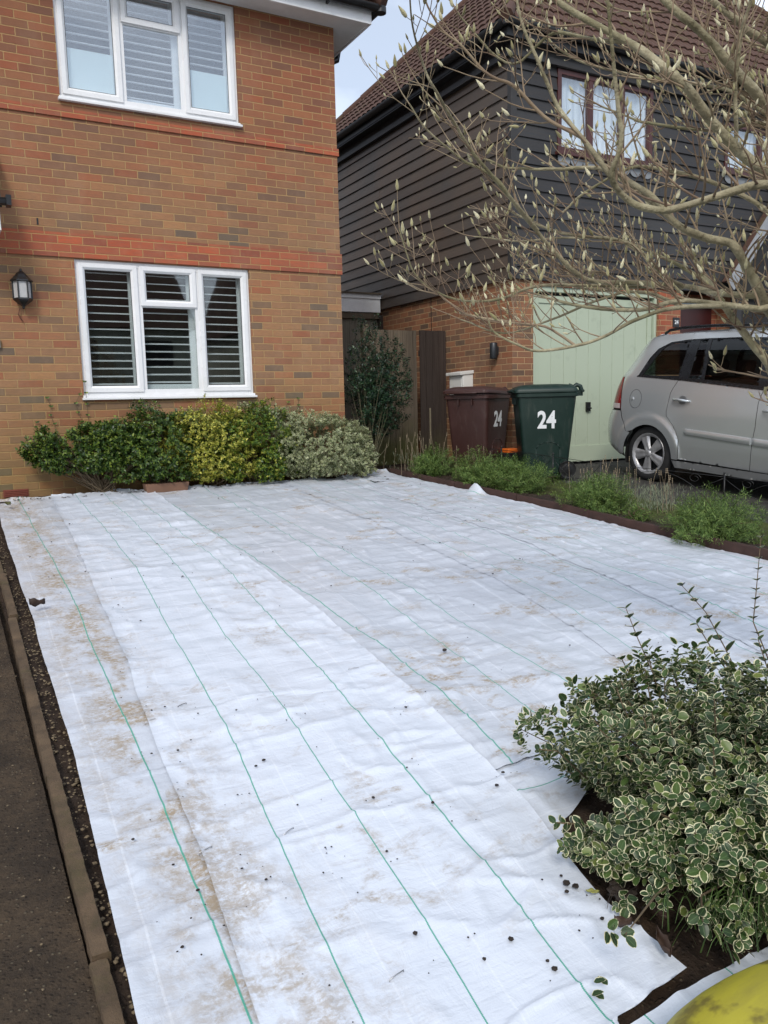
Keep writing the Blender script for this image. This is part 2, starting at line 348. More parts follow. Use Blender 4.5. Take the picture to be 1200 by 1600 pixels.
# eaves
b=MB().box(-6.3,CX+.30,FY-.27,FY+.0-.002,4.885,4.90).box(CX+.002,CX+.30,FY-.002,14.7,4.885,4.90); b.build('soffit',m_upvcd,house)
b=MB().box(-6.3,CX+.30,FY-.29,FY-.27,4.87,5.055).box(CX+.30,CX+.32,FY-.29,14.7,4.87,5.055)
fa=b.build('fascia',m_upvc,house,bevel=.002)
def halfpipe(b,p0,p1,r=.056,n=10,th=.004):
    p0=np.array(p0,float);p1=np.array(p1,float);d=p1-p0;d/=np.linalg.norm(d);s=np.cross(d,[0,0,1.]);s/=np.linalg.norm(s)
    vs=[]
    for rr in (r,r-th):
        for P in (p0,p1):
            for j in range(n+1):
                a=math.pi*j/n; vs.append(P+rr*math.cos(a)*s-np.array([0,0,1])*rr*math.sin(a))
    m=n+1; fs=[]
    for j in range(n):
        fs.append((j,j+1,m+j+1,m+j)); fs.append((2*m+j+1,2*m+j,3*m+j,3*m+j+1))
        fs.append((j+1,j,2*m+j,2*m+j+1)); fs.append((m+j,m+j+1,3*m+j+1,3*m+j))
    fs.append((0,m,3*m,2*m)); fs.append((n,2*m+n,3*m+n,m+n)); b.add(vs,fs)
b=MB(); halfpipe(b,(-6.3,FY-.35,5.03),(CX+.40,FY-.35,5.03),.058); halfpipe(b,(CX+.38,FY-.36,5.03),(CX+.38,14.6,5.03),.058)
b.lathe([(0,-.03),(.06,-.03),(.06,.03),(0,.03)],(CX+.40,FY-.35,5.0),12)
for x in (3.9,3.0,2.1,1.2): b.box(x-.012,x+.012,FY-.41,FY-.29,4.965,4.99)
gt=b.build('gutter',m_black,house,auto=R(40))
b=MB().tube([(CX+.38,8.95,4.98),(CX+.36,8.95,4.86),(CX+.10,8.95,4.72),(CX+.045,8.95,4.62),(CX+.045,8.95,.1)],.034,10); b.build('downpipe',m_black,house,auto=R(50))
def roof_plane(b,p0,du,dv,nu_,nv_,inside,gauge=.30,rib=.15,amp=.022,step=.022):
    # profiled clay tiling: ribs run up the slope, each course steps over the one below
    p0=np.array(p0,float);du=np.array(du,float);dv=np.array(dv,float);nn=np.cross(du,dv);nn/=np.linalg.norm(nn)
    if nn[2]<0: nn=-nn
    U=np.arange(0,nu_+rib/6,rib/6); prof=amp*np.abs(np.sin(np.pi*U/rib))**.7
    rows=[]
    k=0;v=0
    while v<nv_: rows+= [(v,step),(min(v+gauge,nv_)-.002,0.)]; v+=gauge
    V=np.array([r[0] for r in rows]);S=np.array([r[1] for r in rows])
    P=p0+U[None,:,None]*du+V[:,None,None]*dv+(prof[None,:,None]+S[:,None,None])*nn
    a,c=P.shape[:2]; idx=-np.ones(a*c,int); vs=P.reshape(-1,3); fs=[]
    UU,VV=np.meshgrid(U,V)
    for i in range(a-1):
        for j in range(c-1):
            if inside((U[j]+U[j+1])/2,(V[i]+V[i+1])/2): fs.append((i*c+j,i*c+j+1,(i+1)*c+j+1,(i+1)*c+j))
    b.add(vs,fs)
def hip_roof(x0,x1,y0,y1,z0,t,parent,name='roof',sides='wfbe',mat=None,rib=.15):
    c=math.atan(t); L=math.sqrt(1+t*t); hy=(y1-y0)/2; b=MB(); sl=hy*L
    # under-sheet so that nothing shows between courses
    A=(x0,y0,z0-.03);B=(x1,y0,z0-.03);C=(x1,y1,z0-.03);D=(x0,y1,z0-.03);E_=(x0+hy,y0+hy,z0+t*hy-.03);F_=(x1-hy,y0+hy,z0+t*hy-.03)
    b.add([A,B,C,D,E_,F_],[(0,1,5,4),(1,2,5),(2,3,4,5),(3,0,4),(3,2,1,0)])
    k=1/L
    if 'f' in sides: roof_plane(b,(x0,y0,z0),(1,0,0),(0,k,t*k),x1-x0,sl,lambda u,v:v*k<u<(x1-x0)-v*k,rib=rib)
    if 'w' in sides: roof_plane(b,(x0,y1,z0),(0,-1,0),(k,0,t*k),y1-y0,sl,lambda u,v:v*k<u<(y1-y0)-v*k,rib=rib)
    if 'e' in sides: roof_plane(b,(x1,y0,z0),(0,1,0),(-k,0,t*k),y1-y0,sl,lambda u,v:v*k<u<(y1-y0)-v*k,rib=rib)
    o=b.build(name,mat or m_tile,parent)
    b=MB()
    for a_,e_ in ((A,E_),(D,E_),(B,F_),(C,F_),(E_,F_)):
        a_=np.array(a_)+[0,0,.045];e_=np.array(e_)+[0,0,.045]; n=max(2,int(np.linalg.norm(e_-a_)/.4))
        for i in range(n):
            p=a_+(e_-a_)*i/n;q=a_+(e_-a_)*(i+1.04)/n; b.tube([p,q],[.088,.078],8)
    b.build('ridge_tiles',mat or m_tile,o,auto=R(50)); return o
hip_roof(-6.35,CX+.42,FY-.40,14.9,5.06,.8,house)
b=MB().box(-5.6,3.75,FY+T+.02,14.1,2.45,2.5); b.build('floor_slab',m_room,house)

def upvc_window(x0,x1,z0,z1,y,nslat,frost,glass,name='window'):
    w=x1-x0; k=w/1.756; Y=y+.025   # frame face set 25 mm back, sill proud
    fr=MB(); zb=z0+.045
    fr.box(x0,x0+.055,Y,Y+.07,zb,z1).box(x1-.055,x1,Y,Y+.07,zb,z1).box(x0+.055,x1-.055,Y,Y+.07,z1-.055,z1).box(x0+.055,x1-.055,Y,Y+.07,zb,zb+.055)
    m1=x0+.598*k; m2=x0+1.19*k; H=z1-z0; tr=z1-.30*H
    for m in (m1,m2): fr.box(m-.028,m+.028,Y+.004,Y+.066,zb+.055,z1-.055)
    fr.box(m1+.028,m2-.028,Y+.004,Y+.066,tr-.025,tr+.025)
    win=fr.build(name,m_upvc,house,bevel=.004)
    b=MB().box(x0-.02,x1+.02,y-.045,Y+.02,z0,z0+.022).box(x0-.008,x1+.008,y-.012,Y+.05,z0+.022,zb); b.build('sill',m_upvc,win,bevel=.003)
    def sash(a,c,d,e,t=.062):
        s=MB(); yy=Y-.016
        # mitred sash with sloped inner bead
        for (A,B,C,D) in (((a,d),(c,d),(c-t,d+t),(a+t,d+t)),((c,d),(c,e),(c-t,e-t),(c-t,d+t)),((c,e),(a,e),(a+t,e-t),(c-t,e-t)),((a,e),(a,d),(a+t,d+t),(a+t,e-t))):
            q=.35; I1=(A[0]+(D[0]-A[0])*(1-q),A[1]+(D[1]-A[1])*(1-q)); I2=(B[0]+(C[0]-B[0])*(1-q),B[1]+(C[1]-B[1])*(1-q))
            vs=[(A[0],yy,A[1]),(B[0],yy,B[1]),(I2[0],yy,I2[1]),(I1[0],yy,I1[1]),(C[0],yy+.018,C[1]),(D[0],yy+.018,D[1]),
                (A[0],yy+.06,A[1]),(B[0],yy+.06,B[1]),(C[0],yy+.06,C[1]),(D[0],yy+.06,D[1])]
            s.add(vs,[(0,1,2,3),(3,2,4,5),(5,4,8,9),(1,0,6,7),(6,9,8,7),(0,3,5,9,6),(1,7,8,4,2)])
        o=s.build('sash',m_upvc,win,bevel=.002)
        g_=MB().box(a+t-.004,c-t+.004,yy+.022,yy+.028,d+t-.004,e-t+.004).build('pane',glass,win)
        gk=MB()
        for (A,B,C,D) in ((a+t,c-t,d+t,d+t+.004),(a+t,c-t,e-t-.004,e-t),(a+t,a+t+.004,d+t,e-t),(c-t-.004,c-t,d+t,e-t)): gk.box(A,B,yy+.0185,yy+.0215,C,D)
        gk.build('gasket',m_black,win)
        return (a+t,c-t,d+t,e-t)
    A=sash(x0+.030,m1-.012,zb+.03,z1-.03); B=sash(m1+.012,m2-.012,tr-.012,z1-.03); Cc=sash(m2+.012,x1-.030,zb+.03,z1-.03)
    # fixed lower light
    f0,f1,g0,g1=m1+.028,m2-.028,zb+.055,tr-.025
    MB().box(f0,f1,Y+.02,Y+.026,g0,g1).build('pane',glass,win)
    # plantation shutters behind the glass
    lights=[A,B,(f0,f1,g0,g1),Cc]
    for i,(a,c,d,e) in enumerate(lights):
        sh=MB(); yb=Y+.085
        st=.05 if i==2 else .012
        MB().box(c-st,c+.03,yb,yb+.03,d-.03,e+.03).build('shutter_stile',m_slat,win); MB().box(a-.05,a+(.0 if i==2 else .004),yb,yb+.03,d-.03,e+.03).build('shutter_stile',m_slat,win)
        if i==2: MB().box(a,c-st,yb,yb+.03,d-.03,d+.052).build('shutter_rail',m_slat,win)
        sl=MB(); zz=d+(.075 if i==2 else .02); pitch=H/nslat
        ang=R(12)
        while zz<e+.02:
            closed=frost is not None and i in (0,3) and zz<frost
            an=R(74) if closed else ang
            M=np.array([[1,0,0],[0,math.cos(an),-math.sin(an)],[0,math.sin(an),math.cos(an)]])
            sl.box(-(c-a)/2+st*.3,(c-a)/2-st*.6,-.030,.030,-.0045,.0045,M,((a+c)/2-(st*.3 if i==2 else 0),yb+.03,zz)); zz+=pitch
        sl.build('louvres',m_slat,win,bevel=.003,seg=2)
    if frost is not None:
        for i in (0,3):
            a,c,d,e=lights[i]; MB().box(a+.002,c-.002,Y+.052,Y+.055,d+.002,frost).build('frosted_panel',m_frost,win)
    return win
win1=upvc_window(*W1,FY,17.3,None,m_glass)
win2=upvc_window(*W2,FY,16,4.215,m_glassup)
# rooms behind
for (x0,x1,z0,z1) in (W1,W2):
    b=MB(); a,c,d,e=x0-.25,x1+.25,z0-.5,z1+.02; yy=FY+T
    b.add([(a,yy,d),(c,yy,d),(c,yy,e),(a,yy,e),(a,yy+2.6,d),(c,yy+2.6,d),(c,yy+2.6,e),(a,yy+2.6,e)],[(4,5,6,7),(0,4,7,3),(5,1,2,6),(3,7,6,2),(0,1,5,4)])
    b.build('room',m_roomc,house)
# air brick
b=MB(); x0,x1,z0,z1=.47,.69,.02,.092; b.box(x0,x1,FY-.006,FY+.01,z0,z1); 
for k in range(4): b.box(x0+.012,x1-.012,FY-.012,FY-.006,z0+.008+k*.016,z0+.017+k*.016)
b.build('air_brick',plain('terracotta_vent',srgb((120,62,48)),.8),house)
b=MB().box(.955,.97,FY-.003,FY+.01,2.56,2.62); b.build('weep_hole',m_black,house)
b=MB().box(.50,.555,FY-.03,FY,1.42,1.5).box(.51,.545,FY-.034,FY-.03,1.43,1.455); b.build('doorbell',plain('grey_plastic',(.2,.2,.21,1),.4),house,bevel=.004)

# wall lantern
lx,lz=.775,1.955
lan=empty('wall_lantern',(lx,FY,1.78),'black half lantern with clear glass panes on the brick wall','wall lamp')
b=MB(); b.box(lx-.045,lx+.045,FY-.012,FY,lz-.13,lz+.11)
b.lathe([(.0,.185),(.008,.18),(.012,.165),(.02,.155),(.03,.15),(.055,.12),(.082,.09),(.096,.078),(.098,.066),(.088,.062),(.0,.062)],(lx,FY-.075,lz),6)
b.lathe([(.0,-.085),(.082,-.085),(.086,-.1),(.07,-.115),(.045,-.135),(.028,-.145),(.018,-.158),(.01,-.165),(.014,-.175),(.0,-.185)],(lx,FY-.075,lz),6)
for j in range(6):
    a=j*math.pi/3; x=lx+.08*math.cos(a);y=FY-.075+.08*math.sin(a); b.tube([(x,y,lz-.09),(x,y,lz+.066)],.0075,6)
b.build('lantern_body',m_black,lan,auto=R(30))
g=G('lantern_glass'); 
m_lglass=g.pbr(g.mix(g.noise(g.obj(),25,3,.6),(.55,.56,.56,1),(.8,.8,.8,1)),.2,0,None,.5,Transmission_Weight=.3)
MB().lathe([(.074,-.088),(.074,.064)],(lx,FY-.075,lz),6).build('lantern_glass',m_lglass,lan)
MB().tube([(lx-.03,FY-.02,1.78),(lx-.045,FY-.03,1.73),(lx-.03,FY-.025,1.69),(lx-.005,FY-.02,1.66)],[.004,.006,.005,.002],6).build('dangling_wire',plain('brown_wire',srgb((90,50,34)),.7),lan)

# porch canopy on the far left
can=empty('porch_canopy',(-.2,FY,2.4),'dark tiled porch canopy end with black gutter and white fascia','porch canopy')
zc=2.86
b=MB().prism([(FY,2.40),(FY-.42,2.40),(FY-.42,2.55),(FY,2.98)],'x',-1.9,.615); b.build('canopy_side',m_upvc,can)
b=MB()
roof_plane(b,(-1.9,FY-.50,2.60),(1,0,0),(0,.6,.8),2.53,.85,lambda u,v:True,gauge=.14,rib=.165,amp=.004,step=.014)
b.prism([(FY,3.25),(FY-.50,2.575),(FY-.50,2.60),(FY,3.275)],'x',-1.9,.63); b.build('canopy_roof',plain('dark_tile',srgb((60,56,52)),.85,var=.3,scale=12),can)
b=MB(); halfpipe(b,(-1.9,FY-.53,2.64),(.68,FY-.53,2.64),.055); b.box(.66,.70,FY-.59,FY-.475,2.58,2.665); b.build('canopy_gutter',m_black,can)

# ------------------------------------------------------------------ boarded house (right)
NX,NY,NE=6.22,7.88,17.0
nb_=empty('boarded_house',(11,10,0),'dark weatherboarded house with brick ground floor and brown tiled roof','house')
b=MB(); GX0,GX1=6.55,8.735; GT=2.165; PX=10.15
wall_front(b,NY,NY+.3,NX,9.1,-.2,2.29,[(GX0,GX1,-.3,2.23)])
b.box(NX,NX+.3,NY+.3,13.7,-.2,2.29); b.build('brick_wall',m_brick2,nb_)
b=MB().box(9.1,9.45,NY-.02,NY+.3,-.2,2.29); 
b=MB().box(GX0,GX1,NY-.003,NY+.1,2.23,2.289); b.build('soldier_course',m_soldier,nb_)
b=MB().box(8.74,9.17,NY-.012,NY+.3,-.2,2.288); b.build('brick_pier',m_brickr,nb_)
b=MB().box(9.17,PX+.1,NY+.25,NY+.3,-.2,2.288); b.build('porch_back_wall',m_brickr,nb_)
b=MB().box(PX+.1,NE,NY,NY+.3,-.2,2.29); b.build('brick_wall',m_brick2,nb_)
MB().box(NX-.004,NX-.0005,9.70,9.712,1.2,2.285).build('movement_joint',m_black,nb_)
# front door of the neighbour
dr=MB().box(9.2,9.26,NY+.12,NY+.25,-.1,2.2).box(9.26,10.0,NY+.12,NY+.25,2.12,2.2).build('door_frame',plain('grey_blue_paint',srgb((112,124,132)),.5),nb_)
MB().box(9.26,10.05,NY+.18,NY+.22,-.1,2.12).build('door',plain('dark_red_door',srgb((60,24,22)),.4),nb_)
# weatherboards: real overlapping wedges, cut round the windows
WA=(6.89,8.515,3.83,4.79); WB=(9.95,11.5,3.95,4.62)
def boards(b,side,lo,hi,z0,z1,ops,pitch=.15):
    z=z0
    while z<z1-.02:
        zt=min(z+pitch,z1); cuts=[(lo,hi)]
        for o in ops:
            if o[2]<zt-.01 and o[3]>z+.01:
                nc=[]
                for a,c in cuts:
                    if o[0]>a: nc.append((a,min(c,o[0])))
                    if o[1]<c: nc.append((max(a,o[1]),c))
                cuts=[q for q in nc if q[1]-q[0]>.01]
        for a,c in cuts:
            # split into board lengths with hairline butt joints
            t=a; 
            while t<c-.01:
                e=min(c,t+rng.uniform(2.4,3.9)); e=c if c-e<.6 else e
                j=rng.uniform(-.0015,.0015)
                if side=='w': pr=[(NX-.044+j,z-.012),(NX-.024+j,zt),(NX+.001,zt),(NX+.001,z-.012)]; b.prism(pr,'y',t,e-.002) 
                else: pr=[(NY-.044+j,z-.012),(NY-.024+j,zt),(NY+.001,zt),(NY+.001,z-.012)]; b.prism(pr,'x',t,e-.002)
                t=e
        z+=pitch
b=MB(); boards(b,'w',NY+.01,13.6,2.30,4.80,[]); b.build('side_weatherboarding',m_board_s,nb_)
b=MB(); boards(b,'f',NX+.02,NE-.1,2.30,4.80,[WA,WB]); b.build('front_weatherboarding',m_board_f,nb_)
MB().box(NX-.05,NX+.035,NY-.055,NY+.02,2.285,4.9).build('corner_post',m_board_f,nb_,bevel=.004)
b=MB(); wall_front(b,NY+.002,NY+.25,NX+.001,NE,2.2905,4.95,[WA,WB]); b.box(NX+.002,NX+.25,NY+.25,13.6,2.2905,4.95); b.box(NE-.25,NE,NY+.25,13.6,-.2,4.95).box(NX+.25,NE-.25,13.4,13.6,-.2,4.95); b.build('inner_wall',m_fasc2,nb_)
# eaves: frieze, soffit, gutter
b=MB().box(NX-.09,NX-.0,NY-.09,13.7,4.80,4.87).box(NX-.06,NX-.005,NY-.06,13.7,4.87,4.98)
b.box(NX,NE,NY-.09,NY-.002,4.80,4.87).box(NX,NE,NY-.06,NY-.003,4.87,4.98)
b.box(NX-.2,NX-.06,NY-.16,13.8,4.96,4.975).box(NX-.06,NE,NY-.16,NY-.06,4.961,4.976); b.build('frieze',m_board_f,nb_)
MB().box(NX-.20,NX-.18,NY-.18,13.8,4.95,5.07).box(NX-.18,NE+.1,NY-.18,NY-.16,4.95,5.07).build('fascia',m_fasc2,nb_)
b=MB(); halfpipe(b,(NX-.245,NY-.2,5.10),(NX-.245,13.85,5.10),.06); halfpipe(b,(NX-.26,NY-.235,5.10),(NE+.2,NY-.235,5.10),.06); b.build('gutter',plain('black_gutter',(.03,.032,.034,1),.35),nb_,auto=R(40))
hip_roof(6.0,17.2,7.70,13.9,5.13,1.0,nb_,sides='wfe')
def wood_window(w,name,lights):
    x0,x1,z0,z1=w; y=NY-.05
    f=MB().box(x0,x0+.06,y,y+.08,z0,z1).box(x1-.06,x1,y,y+.08,z0,z1).box(x0+.06,x1-.06,y,y+.08,z1-.06,z1).box(x0+.06,x1-.06,y,y+.08,z0,z0+.07)
    n=lights; xs_=[x0+(x1-x0)*i/n for i in range(1,n)]
    for x in xs_: f.box(x-.035,x+.035,y+.003,y+.077,z0+.07,z1-.06)
    wo_=f.build(name,m_redwood,nb_,bevel=.004)
    MB().box(x0-.04,x1+.04,y-.05,y+.02,z0-.04,z0-.002).build('sill',m_redwood,wo_,bevel=.004)
    MB().box(x0-.03,x1+.03,y-.03,y+.0,z1+.003,z1+.05).build('drip_board',m_board_f,wo_)
    MB().box(x0+.05,x1-.05,y+.035,y+.041,z0+.06,z1-.05).build('pane',m_glassup,wo_)
    P=np.zeros((2,60,3)); X=np.linspace(x0+.04,x1-.04,60)
    for k,z in enumerate((z0+.05,z1-.04)): P[k,:,0]=X;P[k,:,1]=y+.10+.012*np.sin(X*60)+.006*np.sin(X*23);P[k,:,2]=z
    MB().grid(P).build('net_curtain',m_curtain,wo_,smooth=True)
    # scalloped lead apron below the sill
    a=MB(); nn=int((x1-x0)/.2)
    for i in range(nn):
        cx=x0+(i+.5)*(x1-x0)/nn; rr=(x1-x0)/nn/2*.98
        pts=[(cx-rr,z0-.045),(cx+rr,z0-.045)]+[(cx+rr*math.cos(t),z0-.085-.07*math.sin(t)) for t in np.linspace(0,math.pi,8)]
        a.prism(pts,'y',y-.004-.001*(i%2),y+.003)
    a.build('lead_apron',m_lead,wo_); return wo_
wood_window(WA,'window',3); wood_window(WB,'window',2)
# garage door
gd=MB(); yd=NY+.07
fr=MB().box(GX0,GX0+.045,yd-.05,yd+.03,-.03,2.228).box(GX1-.045,GX1,yd-.05,yd+.03,-.03,2.228).box(GX0+.045,GX1-.045,yd-.05,yd+.03,2.165,2.228)
gfr=fr.build('garage_frame',m_garage,nb_,bevel=.004)
n=9; xa,xb=GX0+.055,GX1-.055; w=(xb-xa-.16)/n
gd.box(xa,xa+.077,yd-.014,yd+.02,.0,2.125).box(xb-.077,xb,yd-.014,yd+.02,.0,2.125).box(xa+.077,xb-.077,yd-.014,yd+.02,0.,.21).box(xa+.077,xb-.077,yd-.014,yd+.02,2.03,2.125)
for i in range(n): gd.box(xa+.08+i*w+.002,xa+.08+(i+1)*w-.002,yd,yd+.018,.21,2.03)
gdo=gd.build('garage_door',m_garage,gfr,bevel=.003)
b=MB().box(GX0,GX1,yd+.035,yd+.06,-.1,2.2); b.build('garage_dark',m_room,nb_)
hx=7.53; M=np.array([[1,0,0],[0,0,1],[0,1,0.]])
b=MB().box(hx-.035,hx+.03,yd-.03,yd-.014+.016,.66,.78); b.lathe([(0,-.07),(.022,-.07),(.022,-.055),(.012,-.05),(.012,0)],(hx,yd-.02,.735),12,np.array([[1,0,0],[0,0,1],[0,-1,0.]]).T@np.eye(3)); b.tube([(hx-.03,yd-.045,.70),(hx+.03,yd-.045,.70)],.009,8)
b.build('lock_handle',plain('worn_black_metal',(.03,.03,.03,1),.3,metal=.6),gdo,auto=R(40))
# wall light, meter box, house number
b=MB().lathe([(0,-.10),(.04,-.10),(.048,-.09),(.048,.09),(.04,.10),(0,.10)],(NX-.058,8.18,1.45),16).box(NX-.03,NX,8.15,8.21,1.40,1.50)
tag(b.build('wall_light',plain('anthracite_metal',(.03,.034,.038,1),.4,metal=.3),auto=R(40)),'small dark cylinder light on side wall above the brown bin','wall light')
mt=empty('meter_box',(NX,9.03,.62),'white utility meter box on brick wall behind brown wheelie bin','meter box')
m_meter=plain('old_white_plastic',(.66,.66,.63,1),.45,var=.06,scale=4,dirt=srgb('7d7a6c'),dirtamt=.5)
MB().box(NX-.17,NX,8.70,9.02,.62,1.19).build('cabinet',m_meter,mt,bevel=.012)
MB().prism([(NX-.215,1.17),(NX,1.19),(NX,1.235),(NX-.215,1.21)],'y',8.685,9.035).build('lid',m_meter,mt,bevel=.006)
MB().box(NX-.178,NX-.1705,8.73,8.99,.65,1.15).build('cabinet_door',m_meter,mt,bevel=.002)
def text(s,size,loc,rot,mat,parent,name='number',ext=.0015,bold=.0,sx=1.0,rm=None):
    cv=bpy.data.curves.new(name,'FONT'); cv.body=s; cv.size=size; cv.extrude=ext; cv.offset=bold; cv.align_x='CENTER'; cv.align_y='CENTER'; cv.resolution_u=4
    t=bpy.data.objects.new(name,cv); COL.objects.link(t); bpy.context.view_layer.update()
    me=bpy.data.meshes.new_from_object(t.evaluated_get(bpy.context.evaluated_depsgraph_get())); bpy.data.objects.remove(t); bpy.data.curves.remove(cv)
    me.materials.clear(); me.materials.append(mat); o=bpy.data.objects.new(name,me); COL.objects.link(o)
    Mx=(rm if rm is not None else Matrix.Translation(Vector(loc))@Matrix.Rotation(rot[2],4,'Z')@Matrix.Rotation(rot[0],4,'X'))@Matrix.Diagonal((sx,1,1,1))
    me.transform(Mx)
    if parent is not None: me.transform(Matrix.Translation(-Vector(offs(parent)))); o.parent=parent
    return o
m_white=plain('white_vinyl',(.72,.74,.75,1),.45,var=.06,scale=14)
sg=empty('house_number_sign',(9.08,NY-.02,1.78),'small black slate sign reading 24 on red brick pier by garage','sign')
MB().box(9.015,9.145,NY-.024,NY-.012,1.785,1.915).build('plaque',plain('slate',(.02,.02,.022,1),.5),sg,bevel=.002)
text('24',.075,(9.08,NY-.0255,1.85),(R(90),0,0),m_white,sg,bold=.002)
# porch of the neighbour: pitched roof with white bargeboard, near-black sheets below stand in for its shade
po=empty('neighbour_porch',(12,7.2,0),'dark open porch with sloping white bargeboard beside the garage','porch')
# bargeboard from low left to apex
def beam(b,p,q,w,y0,y1):
    p=np.array(p);q=np.array(q);d=(q-p)/np.linalg.norm(q-p);n=np.array([-d[1],d[0]])*w/2
    b.prism([tuple(p-n),tuple(q-n),tuple(q+n),tuple(p+n)],'y',y0,y1)
b=MB(); beam(b,(9.98,2.36),(11.75,4.45),.16,7.68,7.71); beam(b,(11.75,4.45),(13.52,2.36),.16,7.681,7.711); b.build('bargeboard',plain('weathered_white_board',srgb((150,154,158)),.6,var=.15,scale=6),po)
b=MB(); beam(b,(9.96,2.43),(11.75,4.55),.03,7.715,NY-.06); beam(b,(11.75,4.55),(13.54,2.43),.03,7.715,NY-.06); b.build('porch_roof',m_tile,po)
b=MB().prism([(10.06,2.32),(13.4,2.32),(11.75,4.34)],'y',7.72,7.76); b.build('gable_shade_sheet',m_room,po)  # near-black panel painted as the shade inside the open gable
MB().box(10.15,10.27,7.72,7.82,-.1,2.3).build('post',m_board_f,po); MB().box(12.9,13.02,7.72,7.82,-.1,2.3).build('post',m_board_f,po)
b=MB().box(10.1,13.3,7.72,NY-.06,2.24,2.295); b.build('porch_ceiling',m_room,po)
MB().box(10.28,12.88,7.79,7.85,-.1,2.235).build('porch_shade_sheet',m_room,po)  # flat near-black board, its colour standing in for shade under the porch

# ------------------------------------------------------------------ passage between the houses
pw=MB().box(5.4,6.17,11.08,11.12,2.24,2.50).box(5.4,6.165,11.06,11.08,2.44,2.503)
ln_=empty('lean_to',(5.5,11.5,0),'white fascia of a low flat roof behind the tall fence','lean-to')
pw=MB().box(4.2,6.16,11.08,11.12,2.235,2.50).box(4.2,6.165,11.06,11.08,2.44,2.503); pw.build('fascia',m_upvc,ln_,bevel=.003)
MB().box(4.2,6.16,11.125,13.2,2.40,2.49).build('roof_deck',m_fasc2,ln_); MB().box(4.2,6.16,11.02,11.06,2.505,2.525).box(4.2,6.16,11.10,11.16,2.14,2.225).build('edge_trim',m_fence,ln_)
def planks(b,x0,x1,y,z0,z1,w=.1,th=.018,jit=.012,gap=.004):
    x=x0
    while x<x1-.02:
        xe=min(x+w*rng.uniform(.92,1.05),x1); j=rng.uniform(-jit,0); t=rng.uniform(-.004,.004)
        b.box(x+gap/2,xe-gap/2,y+t,y+th+t,z0,z1+j); x=xe
ff=empty('tall_fence',(5.2,11.2,0),'tall pale grey close board fence under the white fascia','fence')
b=MB(); planks(b,4.2,6.18,11.15,.0,2.20,.105,jit=0.); b.build('boards',m_fencef,ff); MB().box(4.2,6.18,11.17,11.21,.4,.48).build('rail',m_fencef,ff); MB().box(4.2,6.18,11.17,11.21,1.7,1.78).build('rail',m_fencef,ff)
MB().box(6.14,6.20,11.08,11.15,0,2.2).build('post',m_gate,ff)
fn=empty('panel_fence',(5.4,9.4,0),'weathered close board fence panel with green mossy gravel board','fence')
b=MB(); planks(b,5.02,5.76,9.37,.13,1.80,.1); b.build('boards',m_fence,fn); MB().box(4.95,5.77,9.36,9.40,-.03,.13).build('gravel_board',m_fence,fn); MB().box(5.02,5.76,9.39,9.43,.4,.48).build('rail',m_fence,fn); MB().box(5.02,5.76,9.39,9.43,1.5,1.58).build('rail',m_fence,fn)
MB().box(4.94,5.02,9.36,9.44,-.05,1.86).build('post',m_fence,fn)
gtt=empty('wooden_gate',(5.98,9.3,0),'dark brown boarded garden gate beside the neighbour brick wall','gate')
b=MB(); planks(b,5.77,6.19,9.30,.03,1.80,.098,.02,.006); b.build('boards',m_gate,gtt); MB().box(5.77,6.19,9.32,9.35,.35,.43).build('rail',m_gate,gtt); MB().box(5.77,6.19,9.32,9.35,1.45,1.53).build('rail',m_gate,gtt)
MB().box(5.90,5.92,9.285,9.30,.25,.75).build('pale_scrape',plain('bare_wood',srgb((120,112,92)),.8),gtt)
sheet('passage_ground',lin(4.11,6.22,.05),lin(8.3,11.1,.05),.002,m_soil,.02,6)
sheet('neighbour_driveway',lin(5.95,11.5,.1),lin(1.0,7.93,.1),-.002,m_drive,.006,4)
